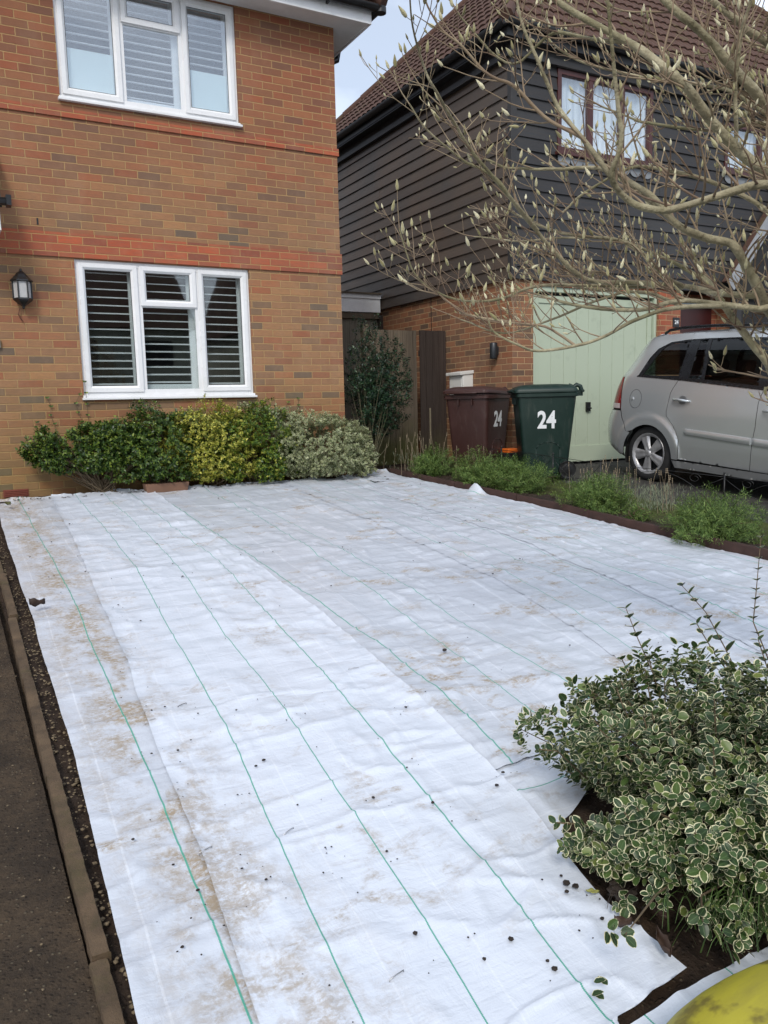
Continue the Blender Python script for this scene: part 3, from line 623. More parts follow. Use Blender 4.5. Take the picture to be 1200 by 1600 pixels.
# ------------------------------------------------------------------ ground fabric
def fabric_mat(name,mud,ca,cb):
 g=G(name); p=g.pos(); uv=g.uv(); x,y,z=g.xyz(p); u,v,_=g.xyz(uv)
 w1=g.noise(g.mapv(p,(3.2,13,1)),1.,5,.6); w2=g.noise(g.mapv(p,(9,44,1)),1.,5,.6); w3=g.noise(g.mapv(p,(16,10,1)),1.,6,.65,dist=.6)
 h=g.m('ADD',g.m('MULTIPLY',w1,.26),g.m('ADD',g.m('MULTIPLY',w2,.06),g.m('MULTIPLY',w3,.13)))
 crease=g.n('TexVoronoi',out=0,props={'feature':'DISTANCE_TO_EDGE'},Vector=g.mapv(g.m_ if False else p,(2.2,5.5,1)),Scale=1.)
 h=g.m('ADD',h,g.m('MULTIPLY',g.ramp(crease,[(0,0),(.05,1)]),.02))
 wv=g.m('MULTIPLY',g.m('SINE',g.m('MULTIPLY',x,2400)),g.m('SINE',g.m('MULTIPLY',y,2400)))
 h=g.m('ADD',h,g.m('MULTIPLY',wv,.001))
 # dried mud: scuffed footprints, each patch made of fine broken smears
 big=g.noise(g.mapv(p,(1.9,1.9,1),(3.7,1.2,0)),1.,3,.5); mid=g.noise(g.mapv(p,(5.5,7.5,1)),1.,5,.6,dist=.5); fine=g.noise(g.mapv(p,(36,48,1)),1.,8,.8,dist=.3)
 k=g.m('MULTIPLY',g.ramp(mid,[(.50,0),(.62,1)]),g.ramp(fine,[(.40,0),(.60,1)])); k=g.m('MULTIPLY',k,g.ramp(big,[(.46,.0),(.60,1)]))
 seamk=g.n('MapRange',Value=g.m('ABSOLUTE',g.m('SUBTRACT',x,.55)),From_Min=.30,From_Max=.04); k2=g.m('MULTIPLY',g.m('MULTIPLY',g.ramp(g.noise(g.mapv(p,(7,4,1)),1.,5,.65),[(.42,0),(.55,1)]),g.ramp(fine,[(.38,0),(.56,1)])),seamk)
 k=g.m('MULTIPLY',g.m('MAXIMUM',k,g.m('MULTIPLY',k2,.9)),mud)
 haze=g.m('MULTIPLY',g.ramp(g.noise(g.mapv(p,(1.3,2.2,1)),1.,6,.6),[(.42,0),(.8,1)]),.25)
 base=g.mix(haze,ca,cb)
 # long pale press lines left by the roll
 pl=g.m('MULTIPLY',g.m('COMPARE',g.m('FRACT',g.m('MULTIPLY',u,3.7)),.33,.012) if False else g.m('LESS_THAN',g.m('ABSOLUTE',g.m('SUBTRACT',g.m('FRACT',g.m('MULTIPLY',u,4.1)),.37)),.012),.35)
 base=g.mix(pl,base,(.78,.82,.88,1))
 c=g.mix(g.m('MINIMUM',g.m('MULTIPLY',k,.85),.92),base,srgb((152,135,110)))
 # woven green guide threads at fixed places across the roll (attribute u in metres, repeat .262)
 th=g.m('ABSOLUTE',g.m('SUBTRACT',g.m('FRACT',g.m('DIVIDE',g.m('SUBTRACT',u,.10),.262)),.5)); th=g.m('MULTIPLY',th,.262)
 zz=g.m('MULTIPLY',g.m('SINE',g.m('MULTIPLY',v,1500)),.0007)
 th=g.m('ABSOLUTE',g.m('ADD',th,zz)); tm=g.n('MapRange',Value=th,From_Min=.0026,From_Max=.0014)
 c=g.mix(g.m('MULTIPLY',tm,.92),c,srgb((56,158,134)))
 h=g.m('ADD',h,g.m('MULTIPLY',tm,.02))
 h=g.m('SUBTRACT',h,g.m('MULTIPLY',k,.01))
 return g.pbr(c,g.m('ADD',.30,g.m('MULTIPLY',k,.45)),0,g.bump(h,.75,.034),.5)
m_fab=fabric_mat('woven_fabric_clean',.9,(.65,.70,.78,1),(.55,.59,.66,1)); m_fabd=fabric_mat('woven_fabric_muddy',1.3,(.56,.60,.665,1),(.46,.485,.53,1))
def interp(tab,y): 
    t=sorted([(b,a) for a,b in tab]); return np.interp(y,[q[0] for q in t],[q[1] for q in t])
FEt=[(.25,1.0),(.25,1.59),(.28,2.24),(.31,3.07),(.34,4.68),(.35,6.36),(.37,7.68),(.36,8.4)]
EBt=[(.44,1.0),(.48,1.47),(.51,1.85),(.54,2.24),(.59,3.04),(.64,3.55),(.71,4.76),(.82,6.65),(.88,8.4)]
L1t=[(.44,1.0),(.47,1.61),(.50,2.49),(.54,3.73),(.58,4.83),(.58,6.25),(.59,8.4)]
L2t=[(.62,1.0),(.67,1.36),(.74,1.99),(.82,2.60),(.92,3.82),(1.03,5.22),(1.08,6.60),(1.09,8.4)]
L3t=[(.87,1.0),(.90,1.23),(.93,1.42),(.98,1.86),(1.09,2.91),(1.15,3.70),(1.26,4.85),(1.31,5.66),(1.34,6.91),(1.35,8.4)]
L4t=[(1.11,1.0),(1.13,1.14),(1.19,1.51),(1.23,1.87),(1.30,2.40),(1.39,3.29),(1.48,4.19),(1.56,5.23),(1.57,6.51),(1.60,8.4)]
EBRt=[(1.39,1.0),(1.39,1.11),(1.385,1.37),(1.43,1.57),(1.51,1.84),(1.55,2.09),(1.58,2.37),(1.61,2.73),(1.72,3.85),(1.75,4.77),(1.82,8.4)]
L5t=[(1.60,1.9),(1.63,2.09),(1.68,2.37),(1.73,2.71),(1.77,3.23),(1.79,4.00),(1.80,4.79),(1.81,8.4)]
L6t=[(1.90,1.9),(1.93,2.28),(2.00,2.78),(2.05,3.15),(2.16,4.06),(2.19,4.46),(2.27,5.39),(2.33,6.45),(2.34,8.4)]
L7t=[(2.16,1.9),(2.25,2.51),(2.28,3.00),(2.33,3.54),(2.42,4.42),(2.46,5.19),(2.52,8.4)]
L8t=[(2.55,1.9),(2.67,2.53),(2.83,3.15),(2.95,3.75),(3.04,4.58),(3.13,5.71),(3.2,8.4)]
ROWt=[(4.95,1.6),(4.93,3.42),(4.88,3.97),(4.84,5.49),(4.70,6.48),(4.58,8.24),(4.58,8.4)]
def farY(x): return np.interp(x,[.2,.44,1.1,1.38,2.34,3.05,4.02,4.3,4.6,5],[8.2,8.17,8.10,8.17,8.06,8.06,8.06,8.15,8.2,8.1])
def fab_h(X,Y):
    h=.018*fbm(X*1.3+3,Y*1.5,3)+(.002+.009*np.clip((Y-1.8)/3,0,1))*fbm(X*2.6,Y*8,3)+(.0015+.005*np.clip((Y-2.0)/4,0,1))*fbm(X*6+9,Y*22,3)
    r=1-np.abs(fbm(X*2.1+31,Y*5.2+7,3))*5; h=h+.009*np.clip(r,0,1)**3
    r=1-np.abs(fbm(X*4.1+3,Y*2.3+17,3))*5; h=h+.006*np.clip(r,0,1)**3
    h=h+.007*fbm(X*8+Y*1.1,Y*.9+4,3)+.10*np.exp(-((X-4.68)/.045)**2-((Y-6.52)/.10)**2)
    return h
def strip(name,cols,y0,y1,lift,label,uvals,edge_curl=0,yend=None,ystart=None,mat=None):
    """cols: list of column tables from left to right; uvals their distance across the roll"""
    st=[]; y=y0
    while y<y1: st.append(y); y+=max(.008,.0062*y)
    st.append(y1); Ys=np.array(st)
    cs=[];us=[]
    for i in range(len(cols)-1):
        wdt=abs(float(interp(cols[i+1],3.)-interp(cols[i],3.))); n=max(2,int(wdt/.014))
        a=np.linspace(0,1,n+1)[:-1] if i<len(cols)-2 else np.linspace(0,1,n+1)
        for t in a: cs.append((i,t)); us.append(uvals[i]+(uvals[i+1]-uvals[i])*t)
    T_=[interp(c,Ys) for c in cols]
    XX=np.array([[T_[i][k]*(1-t)+T_[i+1][k]*t for (i,t) in cs] for k in range(len(Ys))])
    YY=np.repeat(Ys[:,None],len(cs),1)
    wob=.014*fbm(YY*1.6+lift*900,XX*.8,2)
    XX=XX+wob
    if yend is not None: 
        lim=yend(XX)+.02*fbm(XX*7,YY*0+3,3); YY=np.minimum(YY,lim)
    if ystart is not None: YY=np.maximum(YY,ystart(XX))
    Z=zgv(YY)+lift+fab_h(XX,YY)
    dl=np.array([c for c in range(len(cs))]); e=np.minimum(dl,dl[::-1])
    Z=Z+edge_curl*np.exp(-e[None,:]/1.2)*(.5+fbm(YY*3,XX*0+2,3))
    # the far hem is rucked up against the bed
    if yend is not None: 
        k=np.exp(-(yend(XX)-YY)/.05); Z=Z+k*.020*(1+1.5*fbm(XX*5,YY*0,3))
    P=np.stack([XX,YY,Z],-1); uv_=np.stack([np.repeat(np.array(us)[None],len(Ys),0),YY],-1)
    o=MB().grid(P,uv_).build(name,mat or m_fabd,smooth=True)
    tag(o,label,'ground fabric','white ground fabric strips with green guide lines'); return o
# u such that threads sit at u=.10+.131+.262k
t0=.231
strip('fabric_strip',[FEt,L1t,[(a+.36,b) for a,b in L1t]],1.0,8.35,.012,'leftmost muddy white fabric strip running along the dark path edging',[t0-.2,t0,t0+.24],yend=farY)
strip('fabric_strip',[[(a+.0,b) for a,b in L4t],L5t,L6t,L7t,[(a+.30,b) for a,b in L7t]],2.06,8.35,.014,'middle white fabric strip with green lines running towards the green wheelie bin side',[t0-.2,t0,t0+.262,t0+.524,t0+.75],yend=farY)
strip('fabric_strip',[[(a-.02,b) for a,b in L8t],[(a+.0,b) for a,b in L8t] if False else [(a+.12,b) for a,b in L8t],[(a+.39,b) for a,b in L8t],[(a+.66,b) for a,b in L8t],[(a+.8,b) for a,b in L8t]],1.95,8.35,.0155,'white fabric strip across the open middle right, ending behind the variegated bush',[t0-.14,t0,t0+.262,t0+.524,t0+.66],yend=farY)
strip('fabric_strip',[[(a+.70,b) for a,b in L8t],[(4.20,1.6),(4.1,8.4)],[(4.46,1.6),(4.36,8.4)],ROWt],1.9,8.35,.0185,'rightmost white fabric strip beside the dark timber edging and feathery plants',[t0-.4,t0,t0+.262,t0+.6],yend=farY)
strip('fabric_strip',[[(a+.20,b) for a,b in L7t],[(a+.16,b) for a,b in L8t]],1.97,8.35,.0125,'narrow white fabric strip in the gap between two wider strips',[t0+.03,t0+.22],yend=farY)
def st_main(x): return np.interp(x,[0,1.08,1.13,1.40,1.5],[.9,.9,1.095,1.125,1.14])
strip('fabric_strip',[EBt,L2t,L3t,L4t,EBRt],.9,8.35,.0185,'widest clean white fabric strip, in the foreground, three green lines on it',[t0-.22,t0,t0+.262,t0+.524,t0+.72],edge_curl=.012,yend=farY,ystart=st_main,mat=m_fab)
# cross-laid piece under the bush and the short piece at the very front
XX,YY=np.meshgrid(lin(1.3,3.3,.012),lin(1.5,2.16,.012)); 
YYl=np.maximum(YY,np.interp(XX,[1.3,1.42,1.55,2.0,3.3],[1.45,1.575,1.72,1.95,2.0])); 
P=np.stack([XX,YYl,zgv(YYl)+.006+fab_h(XX,YYl)+.012*np.clip((XX-1.6)/.2,0,1)*fbm(XX*5,YYl*5,3)],-1); uv_=np.stack([YYl*1.0-1.92+t0,XX],-1)
tag(MB().grid(P,uv_).build('fabric_strip',m_fab,smooth=True),'short white fabric piece laid crossways under the foreground bush','ground fabric','white ground fabric strips with green guide lines')
XX,YY=np.meshgrid(lin(1.0,1.75,.012),lin(.45,1.08,.012)); YYl=np.minimum(YY,np.interp(XX,[1,1.15,1.43,1.75],[1.07,1.075,1.085,1.09]))
P=np.stack([XX,YYl,zgv(YYl)+.016+fab_h(XX*1.7,YYl*1.7)],-1); uv_=np.stack([XX-1.2+t0,YYl],-1)
tag(MB().grid(P,uv_).build('fabric_strip',m_fab,smooth=True),'small white fabric end next to the upturned yellow barrow','ground fabric','white ground fabric strips with green guide lines')
sheet('garden_bed',lin(.9,4.2,.015),lin(.7,1.9,.015),-.010,m_soil,.03,14)
# metal pegs pinning the fabric
m_peg=plain('galvanised_wire',(.45,.45,.46,1),.35,metal=.9)
# soil clods scattered on the fabric
m_clod=plain('wet_clod',(.022,.014,.009,1),.7,var=.4,bump=.5,scale=30)
m_leafd=plain('dead_leaf',srgb((56,39,28)),.7,var=.4,scale=20)
b=MB()
def clod(b,x,y,z,r):
    bm=bmesh.new(); bmesh.ops.create_icosphere(bm,subdivisions=1,radius=1); k=rng.random()*50
    vs=[(x+v.co.x*r*rng.uniform(.7,1.3),y+v.co.y*r*rng.uniform(.7,1.3),z+v.co.z*r*.55*rng.uniform(.7,1.2)) for v in bm.verts]; bm.verts.index_update()
    b.add(vs,[[v.index for v in f.verts] for f in bm.faces]); bm.free()
def hfab(x,y): return zg(y)+.022+float(fab_h(np.array([x]),np.array([y]))[0])
pegs=[(.595,2.93,.3,'beside the first green line'),(.545,2.06,.35,'next to the leftmost strip seam'),(.79,2.05,.5,'on the clean strip just right of the seam'),(.79,1.42,.25,'nearest the camera'),(1.50,3.02,-.2,'by the right-hand green lines'),(.74,3.02,.5,'farther up the left seam')]
for (x,y,a,wh) in pegs:
    z=hfab(x,y)+.001; c,s=math.cos(a)*.022,math.sin(a)*.022
    b=MB().tube([(x-c,y-s,z-.02),(x-c,y-s,z),(x,y,z+.001),(x+c,y+s,z),(x+c,y+s,z-.02)],.0013,6)
    tag(b.build('fabric_peg',m_peg,smooth=True),'thin wire peg pinning the white fabric '+wh,'peg','wire pegs in the fabric')
for i in range(210):
    y=1.2+6.6*rng.random()**1.25; x=rng.uniform(.36,.36+min(4.2,.9+y*.7)) if rng.random()<.6 else rng.gauss(.7,.25)
    if x<.3 or x>4.5: continue
    for q in range(rng.choice([1,1,2,4])):
        xx=x+rng.gauss(0,.03);yy=y+rng.gauss(0,.03); clod(b,xx,yy,hfab(xx,yy)+.004,rng.choice([.0018,.0018,.0025,.003,.004,.0065])*rng.uniform(.7,1.2))
for (x,y,r) in ((1.335,1.47,.012),(1.35,1.45,.01),(1.31,1.44,.006),(1.345,1.5,.005),(1.98,3.02,.013)): clod(b,x,y,hfab(x,y)+.008,r)
tag(b.build('soil_crumbs',m_clod),'dark soil crumbs scattered over the white fabric','soil crumbs',None,'stuff')
c1=MB(); 
for i in range(26): 
    x=1.40+rng.gauss(0,.017);y=1.335+rng.gauss(0,.02); clod(c1,x,y,zg(y)+.05+rng.uniform(0,.02),rng.uniform(.007,.017))
for i in range(26):
    a=rng.random()*6.28; r=rng.uniform(.03,.06); c1.tube([(1.40,1.335,zg(1.33)+.06),(1.40+r*.6*math.cos(a),1.335+r*.6*math.sin(a),zg(1.33)+.06+rng.uniform(-.01,.02)),(1.40+r*math.cos(a+.3),1.335+r*math.sin(a+.3),zg(1.33)+.045)],.0008,4)
tag(c1.build('soil_clump',m_clod),'clump of dark rooty soil at the fabric edge under the bush','soil clump')
def dead_leaf(x,y,z,L,W,rz,name='dead_leaf',mat=None,curl=.4,label='',tilt=0):
    P=np.zeros((9,5,3))
    for i in range(9):
        t=i/8; w=W*math.sin(math.pi*min(1,t*.93+.06))**1.1*(1+.18*math.sin(i*2.3+x*90))
        for j in range(5):
            s=(j-2)/2; P[i,j]=(s*w/2,(t-.5)*L,abs(s)**1.5*W*curl*(.6+.6*t)+.25*L*(t-.5)**2*curl*2+.004*math.sin(j*2.1+i*1.3)*W/.03+.002*rng.random())
    P=P@rotz(rz).T; 
    if tilt: P[...,2]+=tilt*(P[...,0]*math.sin(-rz)+P[...,1]*math.cos(rz))
    P=P+np.array([x,y,z])
    o=MB().grid(P).build(name,mat or m_leafd,smooth=True,solid=.0008); tag(o,label,'leaf','fallen leaves'); return o
dead_leaf(1.335,1.27,zg(1.2)+.045,.045,.018,1.2,curl=1.2,label='curled brown dead leaf lying on the white fabric near the soil clump')
dead_leaf(1.355,1.165,zg(1.1)+.05,.065,.026,-.35,curl=1.0,label='rolled dark brown dead leaf at the fabric corner by the front soil gap')
dead_leaf(1.366,1.405,zg(1.4)+.035,.034,.018,.9,mat=plain('yellowing_leaf',srgb((150,150,84)),.6),curl=.2,label='small yellowish leaf on the white fabric beside dark crumbs')
dead_leaf(.375,4.55,zg(4.5)+.05,.085,.05,1.9,curl=.7,label='dark brown leaf on the left edge of the fabric beside the path')
dead_leaf(.47,7.75,zg(7.7)+.05,.08,.05,.4,mat=plain('olive_leaf',srgb((86,88,50)),.6),label='olive leaf at the far left corner of the fabric by the house wall')
# edging along the dark path: concrete lengths
y=.9;i=0
while y<8.05:
    L=min(.914,8.05-y); b=MB(); n=60; jx=rng.uniform(-.008,.008); jz=rng.uniform(-.008,.006)
    Yv=np.linspace(y+.003,y+L-.004,n); pr=[(-.021,-.09),(-.021,.000),(-.019,.006),(.0,.007),(.019,.006),(.021,.000),(.021,-.09)]
    P=np.zeros((n,7,3))
    for k,yy in enumerate(Yv):
        xc=float(np.interp(yy,[1,2.3,3.3,4.7,8],[.215,.22,.232,.25,.27]))+jx
        for q,(a,c_) in enumerate(pr): P[k,q]=(xc+a+.0016*rng.uniform(-1,1),yy,zg(yy)+c_+jz+.0014*rng.uniform(-1,1))
    b.grid(P); b.add(P[0].tolist(),[list(range(7))]); b.add(P[-1].tolist(),[list(range(7))[::-1]])
    wh=['nearest the camera','second from the camera','third from the camera','fourth from the camera','fifth from the camera','sixth from the camera','seventh from the camera','farthest, against the house bed'][min(i,7)]
    tag(b.build('path_edging',m_kerb,auto=R(50)),'narrow weathered edging length between dark path and white fabric, '+wh,'edging','edging lengths along the path'); y+=L;i+=1
# gravel between edging and fabric, chips on the path
b=MB(); m_grav=plain('pebbles',srgb((112,98,76)),.8,var=.45,scale=60)
for i in range(1500):
    y=1.0+7*rng.random()**1.5; x=rng.uniform(.248,.34) if rng.random()<.72 else rng.uniform(-.55,.2); clod(b,x,y,zg(y)-.018+.004*rng.random(),rng.choice([.003,.004,.005,.007])*(1 if x>.2 else .55))
tag(b.build('gravel',m_grav),'fine gravel and grit beside the path edging','gravel',None,'stuff')
# ------------------------------------------------------------------ neighbour's bed
BX0,BX1=4.66,6.0
def bedh(X,Y): return .05+.018*fbm(X*9,Y*9,4)*1.2
rowx=lambda y: interp(ROWt,y)
XX,YY=np.meshgrid(np.linspace(0,1,60),lin(1.4,8.3,.03)); X_=rowx(YY)*(1-XX)+5.15*XX+.02; Z=zgv(YY)+.045+.035*fbm(X_*7,YY*7,4)
tag(MB().grid(np.stack([X_,YY,Z],-1)).build('garden_bed',m_soil,smooth=True),None,None,None,'structure')
XX,YY=np.meshgrid(lin(5.14,6.12,.03),lin(1.2,7.3,.04)); Z=zgv(YY)+.03+.025*fbm(XX*6,YY*6,4)*1.4-.03*np.clip((XX-5.95)/.15,0,1)
tag(MB().grid(np.stack([XX,YY,Z],-1)).build('mossy_verge',m_moss,smooth=True),None,None,None,'structure')
sheet('garden_bed',lin(.3,4.3,.04),lin(7.95,8.3,.02),.0,m_soil,.03,12)
sheet('garden_bed',lin(4.1,4.8,.04),lin(7.6,8.8,.03),.012,m_soil,.03,12)
y=1.5;i=0
names=['nearest, running out of view','second, running out of view','behind the nearest feathery plant','between two feathery plants','under the round feathery plant','below the green bin','at the far corner','farthest']
while y<8.1:
    L=min(.9,8.15-y); b=MB(); n=24; P=np.zeros((n,6,3)); pr=[(-.0,-.05),(-.0,.075),(.008,.085),(.03,.085),(.038,.075),(.038,-.05)]; jz=rng.uniform(-.012,.006)
    for k,yy in enumerate(np.linspace(y+.004,y+L-.004,n)):
        xc=float(rowx(yy))+.012
        for q,(a,c_) in enumerate(pr): P[k,q]=(xc+a+.003*rng.uniform(-1,1),yy,zg(yy)+c_+jz+.003*rng.uniform(-1,1))
    b.grid(P); b.add(P[0].tolist(),[list(range(6))]); b.add(P[-1].tolist(),[list(range(6))[::-1]])
    tag(b.build('bed_edging',m_logedge,auto=R(50)),'dark brown timber bed edging beside the fabric, '+names[min(i,7)],'edging','timber edging of the neighbour bed'); y+=L;i+=1
# low wire border fence: posts with looping wires
wf=empty('wire_border_fence',(6.0,6.0,0),'low black wire border fence with curled loops between car and plants','border fence')
m_wire=plain('black_wire',(.012,.012,.012,1),.4)
pY=[7.95,7.45,6.7,6.03,4.87,3.9]; pX=[5.55,5.72,5.85,5.90,6.32,6.5]
pp=[]
for x,y in zip(pX,pY):
    z=zg(y); b=MB()
    for d_ in (-.016,.016): b.tube([(x+d_*.7,y+d_*.7,z-.02),(x+d_*.7,y+d_*.7,z+.33)],.006,6)
    b.tube([(x,y,z+.05),(x,y,z+.35)],.004,6); b.lathe([(0,.0),(.011,.006),(.012,.014),(.0,.024)],(x,y,z+.335),8)
    b.build('post',m_wire,wf,smooth=True); pp.append(np.array([x,y,z]))
for a,c_ in zip(pp[:-1],pp[1:]):
    b=MB()
    def sag(z0,z1,zm,n=16,a_=0.,b_=1.):
        out=[]
        for t in np.linspace(a_,b_,n): 
            q=a+(c_-a)*t; s_=(t-a_)/(b_-a_); out.append(q+np.array([0,0,z0+(z1-z0)*s_+4*s_*(1-s_)*(zm-(z0+z1)/2)]))
        return out
    b.tube(sag(.31,.31,.315),.0028,5); b.tube(sag(.30,.30,.12),.0028,5); b.tube(sag(.04,.04,.30,a_=.08,b_=.92),.0028,5)
    for k in (0,1):
        q=a+(c_-a)*(.22 if k==0 else .78); L=np.linalg.norm(c_-a); d=(c_-a)/L
        b.tube([q+d*.06*math.cos(t)*(1-t/14)+np.array([0,0,.27+.045*math.sin(t)*(1-t/14)]) for t in np.linspace(0,8,22)],.0024,5)
    b.build('wire_loops',m_wire,wf,smooth=True)
tro=MB(); tro.frustum((1.74,2.14,-.07,.07),(1.72,2.16,-.08,.08),0,.095,o=(0,8.03,zg(8.0)+.012))
tag(tro.build('planter',plain('brown_terracotta',srgb((118,88,70)),.8,var=.15,scale=8),bevel=.01),'plain brown trough half hidden under the shrubs by the wall','planter')
# ------------------------------------------------------------------ upturned yellow barrow
yb=empty('wheelbarrow',(1.5,.6,zg(.6)),'muddy yellow wheelbarrow tray lying upturned with black tubular frame','wheelbarrow')
g=G('muddy_yellow'); p=g.obj(); c=g.mix(g.noise(p,7,5,.6),srgb((158,148,36)),srgb((176,168,60)))
c=g.mix(g.m('MULTIPLY',g.ramp(g.noise(g.mapv(p,(6,22,10)),1.,6,.7),[(.42,0),(.75,1)]),.55),c,srgb((120,112,58)))
c=g.mix(g.ramp(g.noise(g.mapv(p,(1,1,1),(.3,.8,0)),11,4,.55),[(.54,0),(.62,.75)]),c,srgb((92,80,38)))
m_yel=g.pbr(c,.5,0,g.bump(g.noise(p,50,4,.6),.12,.003),.4)
n,m=48,26; P=np.zeros((n,m,3)); A=(1.45,.66); ax,ay=.55,.28; rzb=-.2
for i in range(n):
    a=2*math.pi*i/(n-1); 
    for j in range(m):
        t=j/(m-1); ex=.62; cx=math.copysign(abs(math.cos(a))**ex,math.cos(a));sy=math.copysign(abs(math.sin(a))**ex,math.sin(a))
        f=math.cos(t*math.pi/2)**.55; P[i,j]=(cx*ax*f*(1-.12*t),sy*ay*f*(1-.1*t),.30*math.sin(t*math.pi/2)**.8)
P=P@rotz(rzb).T+np.array([A[0],A[1],zg(.6)]); MB().grid(P).build('tray',m_yel,yb,smooth=True,solid=.003)
b=MB(); b.tube([(1.00,.72,-.37),(1.08,.735,-.30),(1.18,.725,-.262),(1.3,.70,-.240),(1.6,.62,-.226),(1.95,.52,-.27)],.010,10); b.build('frame_tube',m_black,yb,smooth=True)
b=MB(); b.tube([tuple(P[i,0]) for i in range(n)],.009,8,cap=False); b.build('rim',m_yel,yb,smooth=True)
# ------------------------------------------------------------------ wheelie bins
def bin_plastic(name,c): 
    g=G(name); p=g.obj(); n_=g.noise(p,3,6,.65); k=g.noise(g.mapv(p,(14,14,3)),1.,6,.7)
    cc=g.mix(g.m('MULTIPLY',g.ramp(n_,[(.45,0),(.8,1)]),.35),c,tuple([v*1.9+.02 for v in c[:3]]+[1])); cc=g.mix(g.m('MULTIPLY',g.ramp(k,[(.55,0),(.8,1)]),.25),cc,(.16,.15,.13,1))
    return g.pbr(cc,g.m('ADD',.33,g.m('MULTIPLY',n_,.3)),0,g.bump(g.noise(p,240,2,.5),.12,.002),.45)
def rrect(x0,x1,y0,y1,r,n=5):
    out=[]
    for cx,cy,a0 in ((x1-r,y1-r,0),(x0+r,y1-r,90),(x0+r,y0+r,180),(x1-r,y0+r,270)):
        for k in range(n+1): a=R(a0+90*k/n); out.append((cx+r*math.cos(a),cy+r*math.sin(a)))
    return out
def loft(b,secs):   # secs: list of (list of (x,y)),z
    n=len(secs[0][0]); vs=[(x,y,(z if not callable(z) else z(x,y))) for s_,z in secs for x,y in s_]
    fs=[(i*n+j,i*n+(j+1)%n,(i+1)*n+(j+1)%n,(i+1)*n+j) for i in range(len(secs)-1) for j in range(n)]
    b.add(vs,fs+[list(range(n))[::-1],list(range((len(secs)-1)*n,len(secs)*n))])
def wheelie_bin(label,mat,num_mat,loc,rz,lidgap=0.,numz=.66):
    t=empty('wheelie_bin',(0,0,0),label,'wheelie bin','wheelie bins numbered 24')
    def sec(z): 
        k=z/.98; hx=.222+.058*k; y0=-.245-.085*k; y1=.235+.10*k; return rrect(-hx,hx,y0,y1,.045)
    b=MB(); loft(b,[(sec(.03),.02),(sec(.06),.06),(sec(.5),.5),(sec(.86),.86),(sec(.93),.93)])
    loft(b,[([(x*1.02,y*1.02) for x,y in sec(.93)],.925),([(x*1.075,y*1.065) for x,y in sec(.94)],.93),([(x*1.075,y*1.065) for x,y in sec(.94)],.965),([(x*1.04,y*1.04) for x,y in sec(.94)],.972),([(x*1.04,y*1.04) for x,y in sec(.94)],.985)])
    for x in (-.09,.09): b.box(x-.006,x+.006,-.352,-.325,.85,.925)
    body=b.build('body',mat,t,auto=R(35))
    # embossed arch panels on both sides, base step
    for s_ in (-1,1):
        b=MB(); pts=[(-.12,.06),(.15,.06),(.15,.34),(.12,.39),(.06,.415),(-.03,.415),(-.09,.39),(-.12,.34)]
        tilt=math.atan(.058/.98)
        for q in range(len(pts)):
            (y0,z0),(y1,z1)=pts[q],pts[(q+1)%len(pts)]
            P=[(s_*(.222+.058*z/.98+.001),y,z) for y,z in ((y0,z0),(y1,z1))]; b.tube(P,.005,6)
        b.build('side_panel',mat,t,smooth=True)
    # lid: domed, hinged at the back
    b=MB(); L=rrect(-.305,.305,-.375,.345,.06)
    def dome(zb,h,kx): 
        return [(x*kx,y*kx+(.0),zb+h) for x,y in L]
    tiltl=lidgap
    secs=[]
    for kx,dz in ((1.,-.008),(1.0,.018),(.97,.034),(.90,.050),(.84,.062),(.70,.078),(.40,.086),(.05,.088)):
        secs.append([(x*kx,(y+.0)*kx,.985+dz+tiltl*(.345-y*kx)) for x,y in L])
    n=len(L); vs=[q for s_ in secs for q in s_]; fs=[(i*n+j,i*n+(j+1)%n,(i+1)*n+(j+1)%n,(i+1)*n+j) for i in range(len(secs)-1) for j in range(n)]+[list(range(n))[::-1],list(range((len(secs)-1)*n,len(secs)*n))]
    b.add(vs,fs); lid=b.build('lid',mat,t,auto=R(40))
    b=MB()
    for s_ in (-1,1): b.tube([(s_*.19,.30,1.02),(s_*.19,.345,1.055),(s_*.19,.385,1.035),(s_*.19,.40,.985)],.026,8); b.box(s_*.19-.02,s_*.19+.02,.31,.41,.93,.99)
    b.tube([(-.25,.405,.985),(.25,.405,.985)],.017,8); b.build('handle',mat,t,auto=R(50)); MB().tube([(-.17,-.375,1.0),(-.1,-.40,1.0),(.1,-.40,1.0),(.17,-.375,1.0)],.012,6).build('lid_grip',mat,t,auto=R(50))
    for s_ in (-1,1):
        M=np.array([[0,0,1.],[0,1,0],[1,0,0]]); w=MB().lathe([(0,-.025),(.06,-.025),(.075,-.02),(.095,-.025),(.1,-.015),(.1,.015),(.095,.025),(.075,.02),(.06,.025),(0,.025)],(s_*.235,.235,.10),20,M).build('wheel',m_black,t,auto=R(40))
    MB().tube([(-.25,.235,.10),(.25,.235,.10)],.011,8).build('axle',m_black,t)
    a=math.atan(.058/.98); c,s2=math.cos(a),math.sin(a)
    rm=Matrix(((0,s2,c,.222+.058*numz/.98+.0025),(1,0,0,-.005),(0,c,-s2,numz),(0,0,0,1)))
    text('24',.268,None,None,num_mat,t,bold=.008,sx=.78,rm=rm,ext=.001)
    rebase(t,loc,rz); return t
m_gbin=bin_plastic('dark_green_plastic',(.003,.018,.013,1)); m_bbin=bin_plastic('brown_plastic',(.040,.015,.012,1))
wheelie_bin('dark green wheelie bin with white 24, in front of the pale green garage door',m_gbin,m_white,(6.135,7.20,zg(7.2)+.005),R(239),.0)
bb_=wheelie_bin('brown wheelie bin numbered 24 beside the brick side wall and meter box',m_bbin,m_white,(5.74,7.93,zg(7.9)+.01),R(297),.03,.66); bb_.scale=(1,1,.94)
rb=empty('recycling_box',(6.1,7.7,zg(7.7)),'low black recycling box with an orange item between the two bins','recycling box')
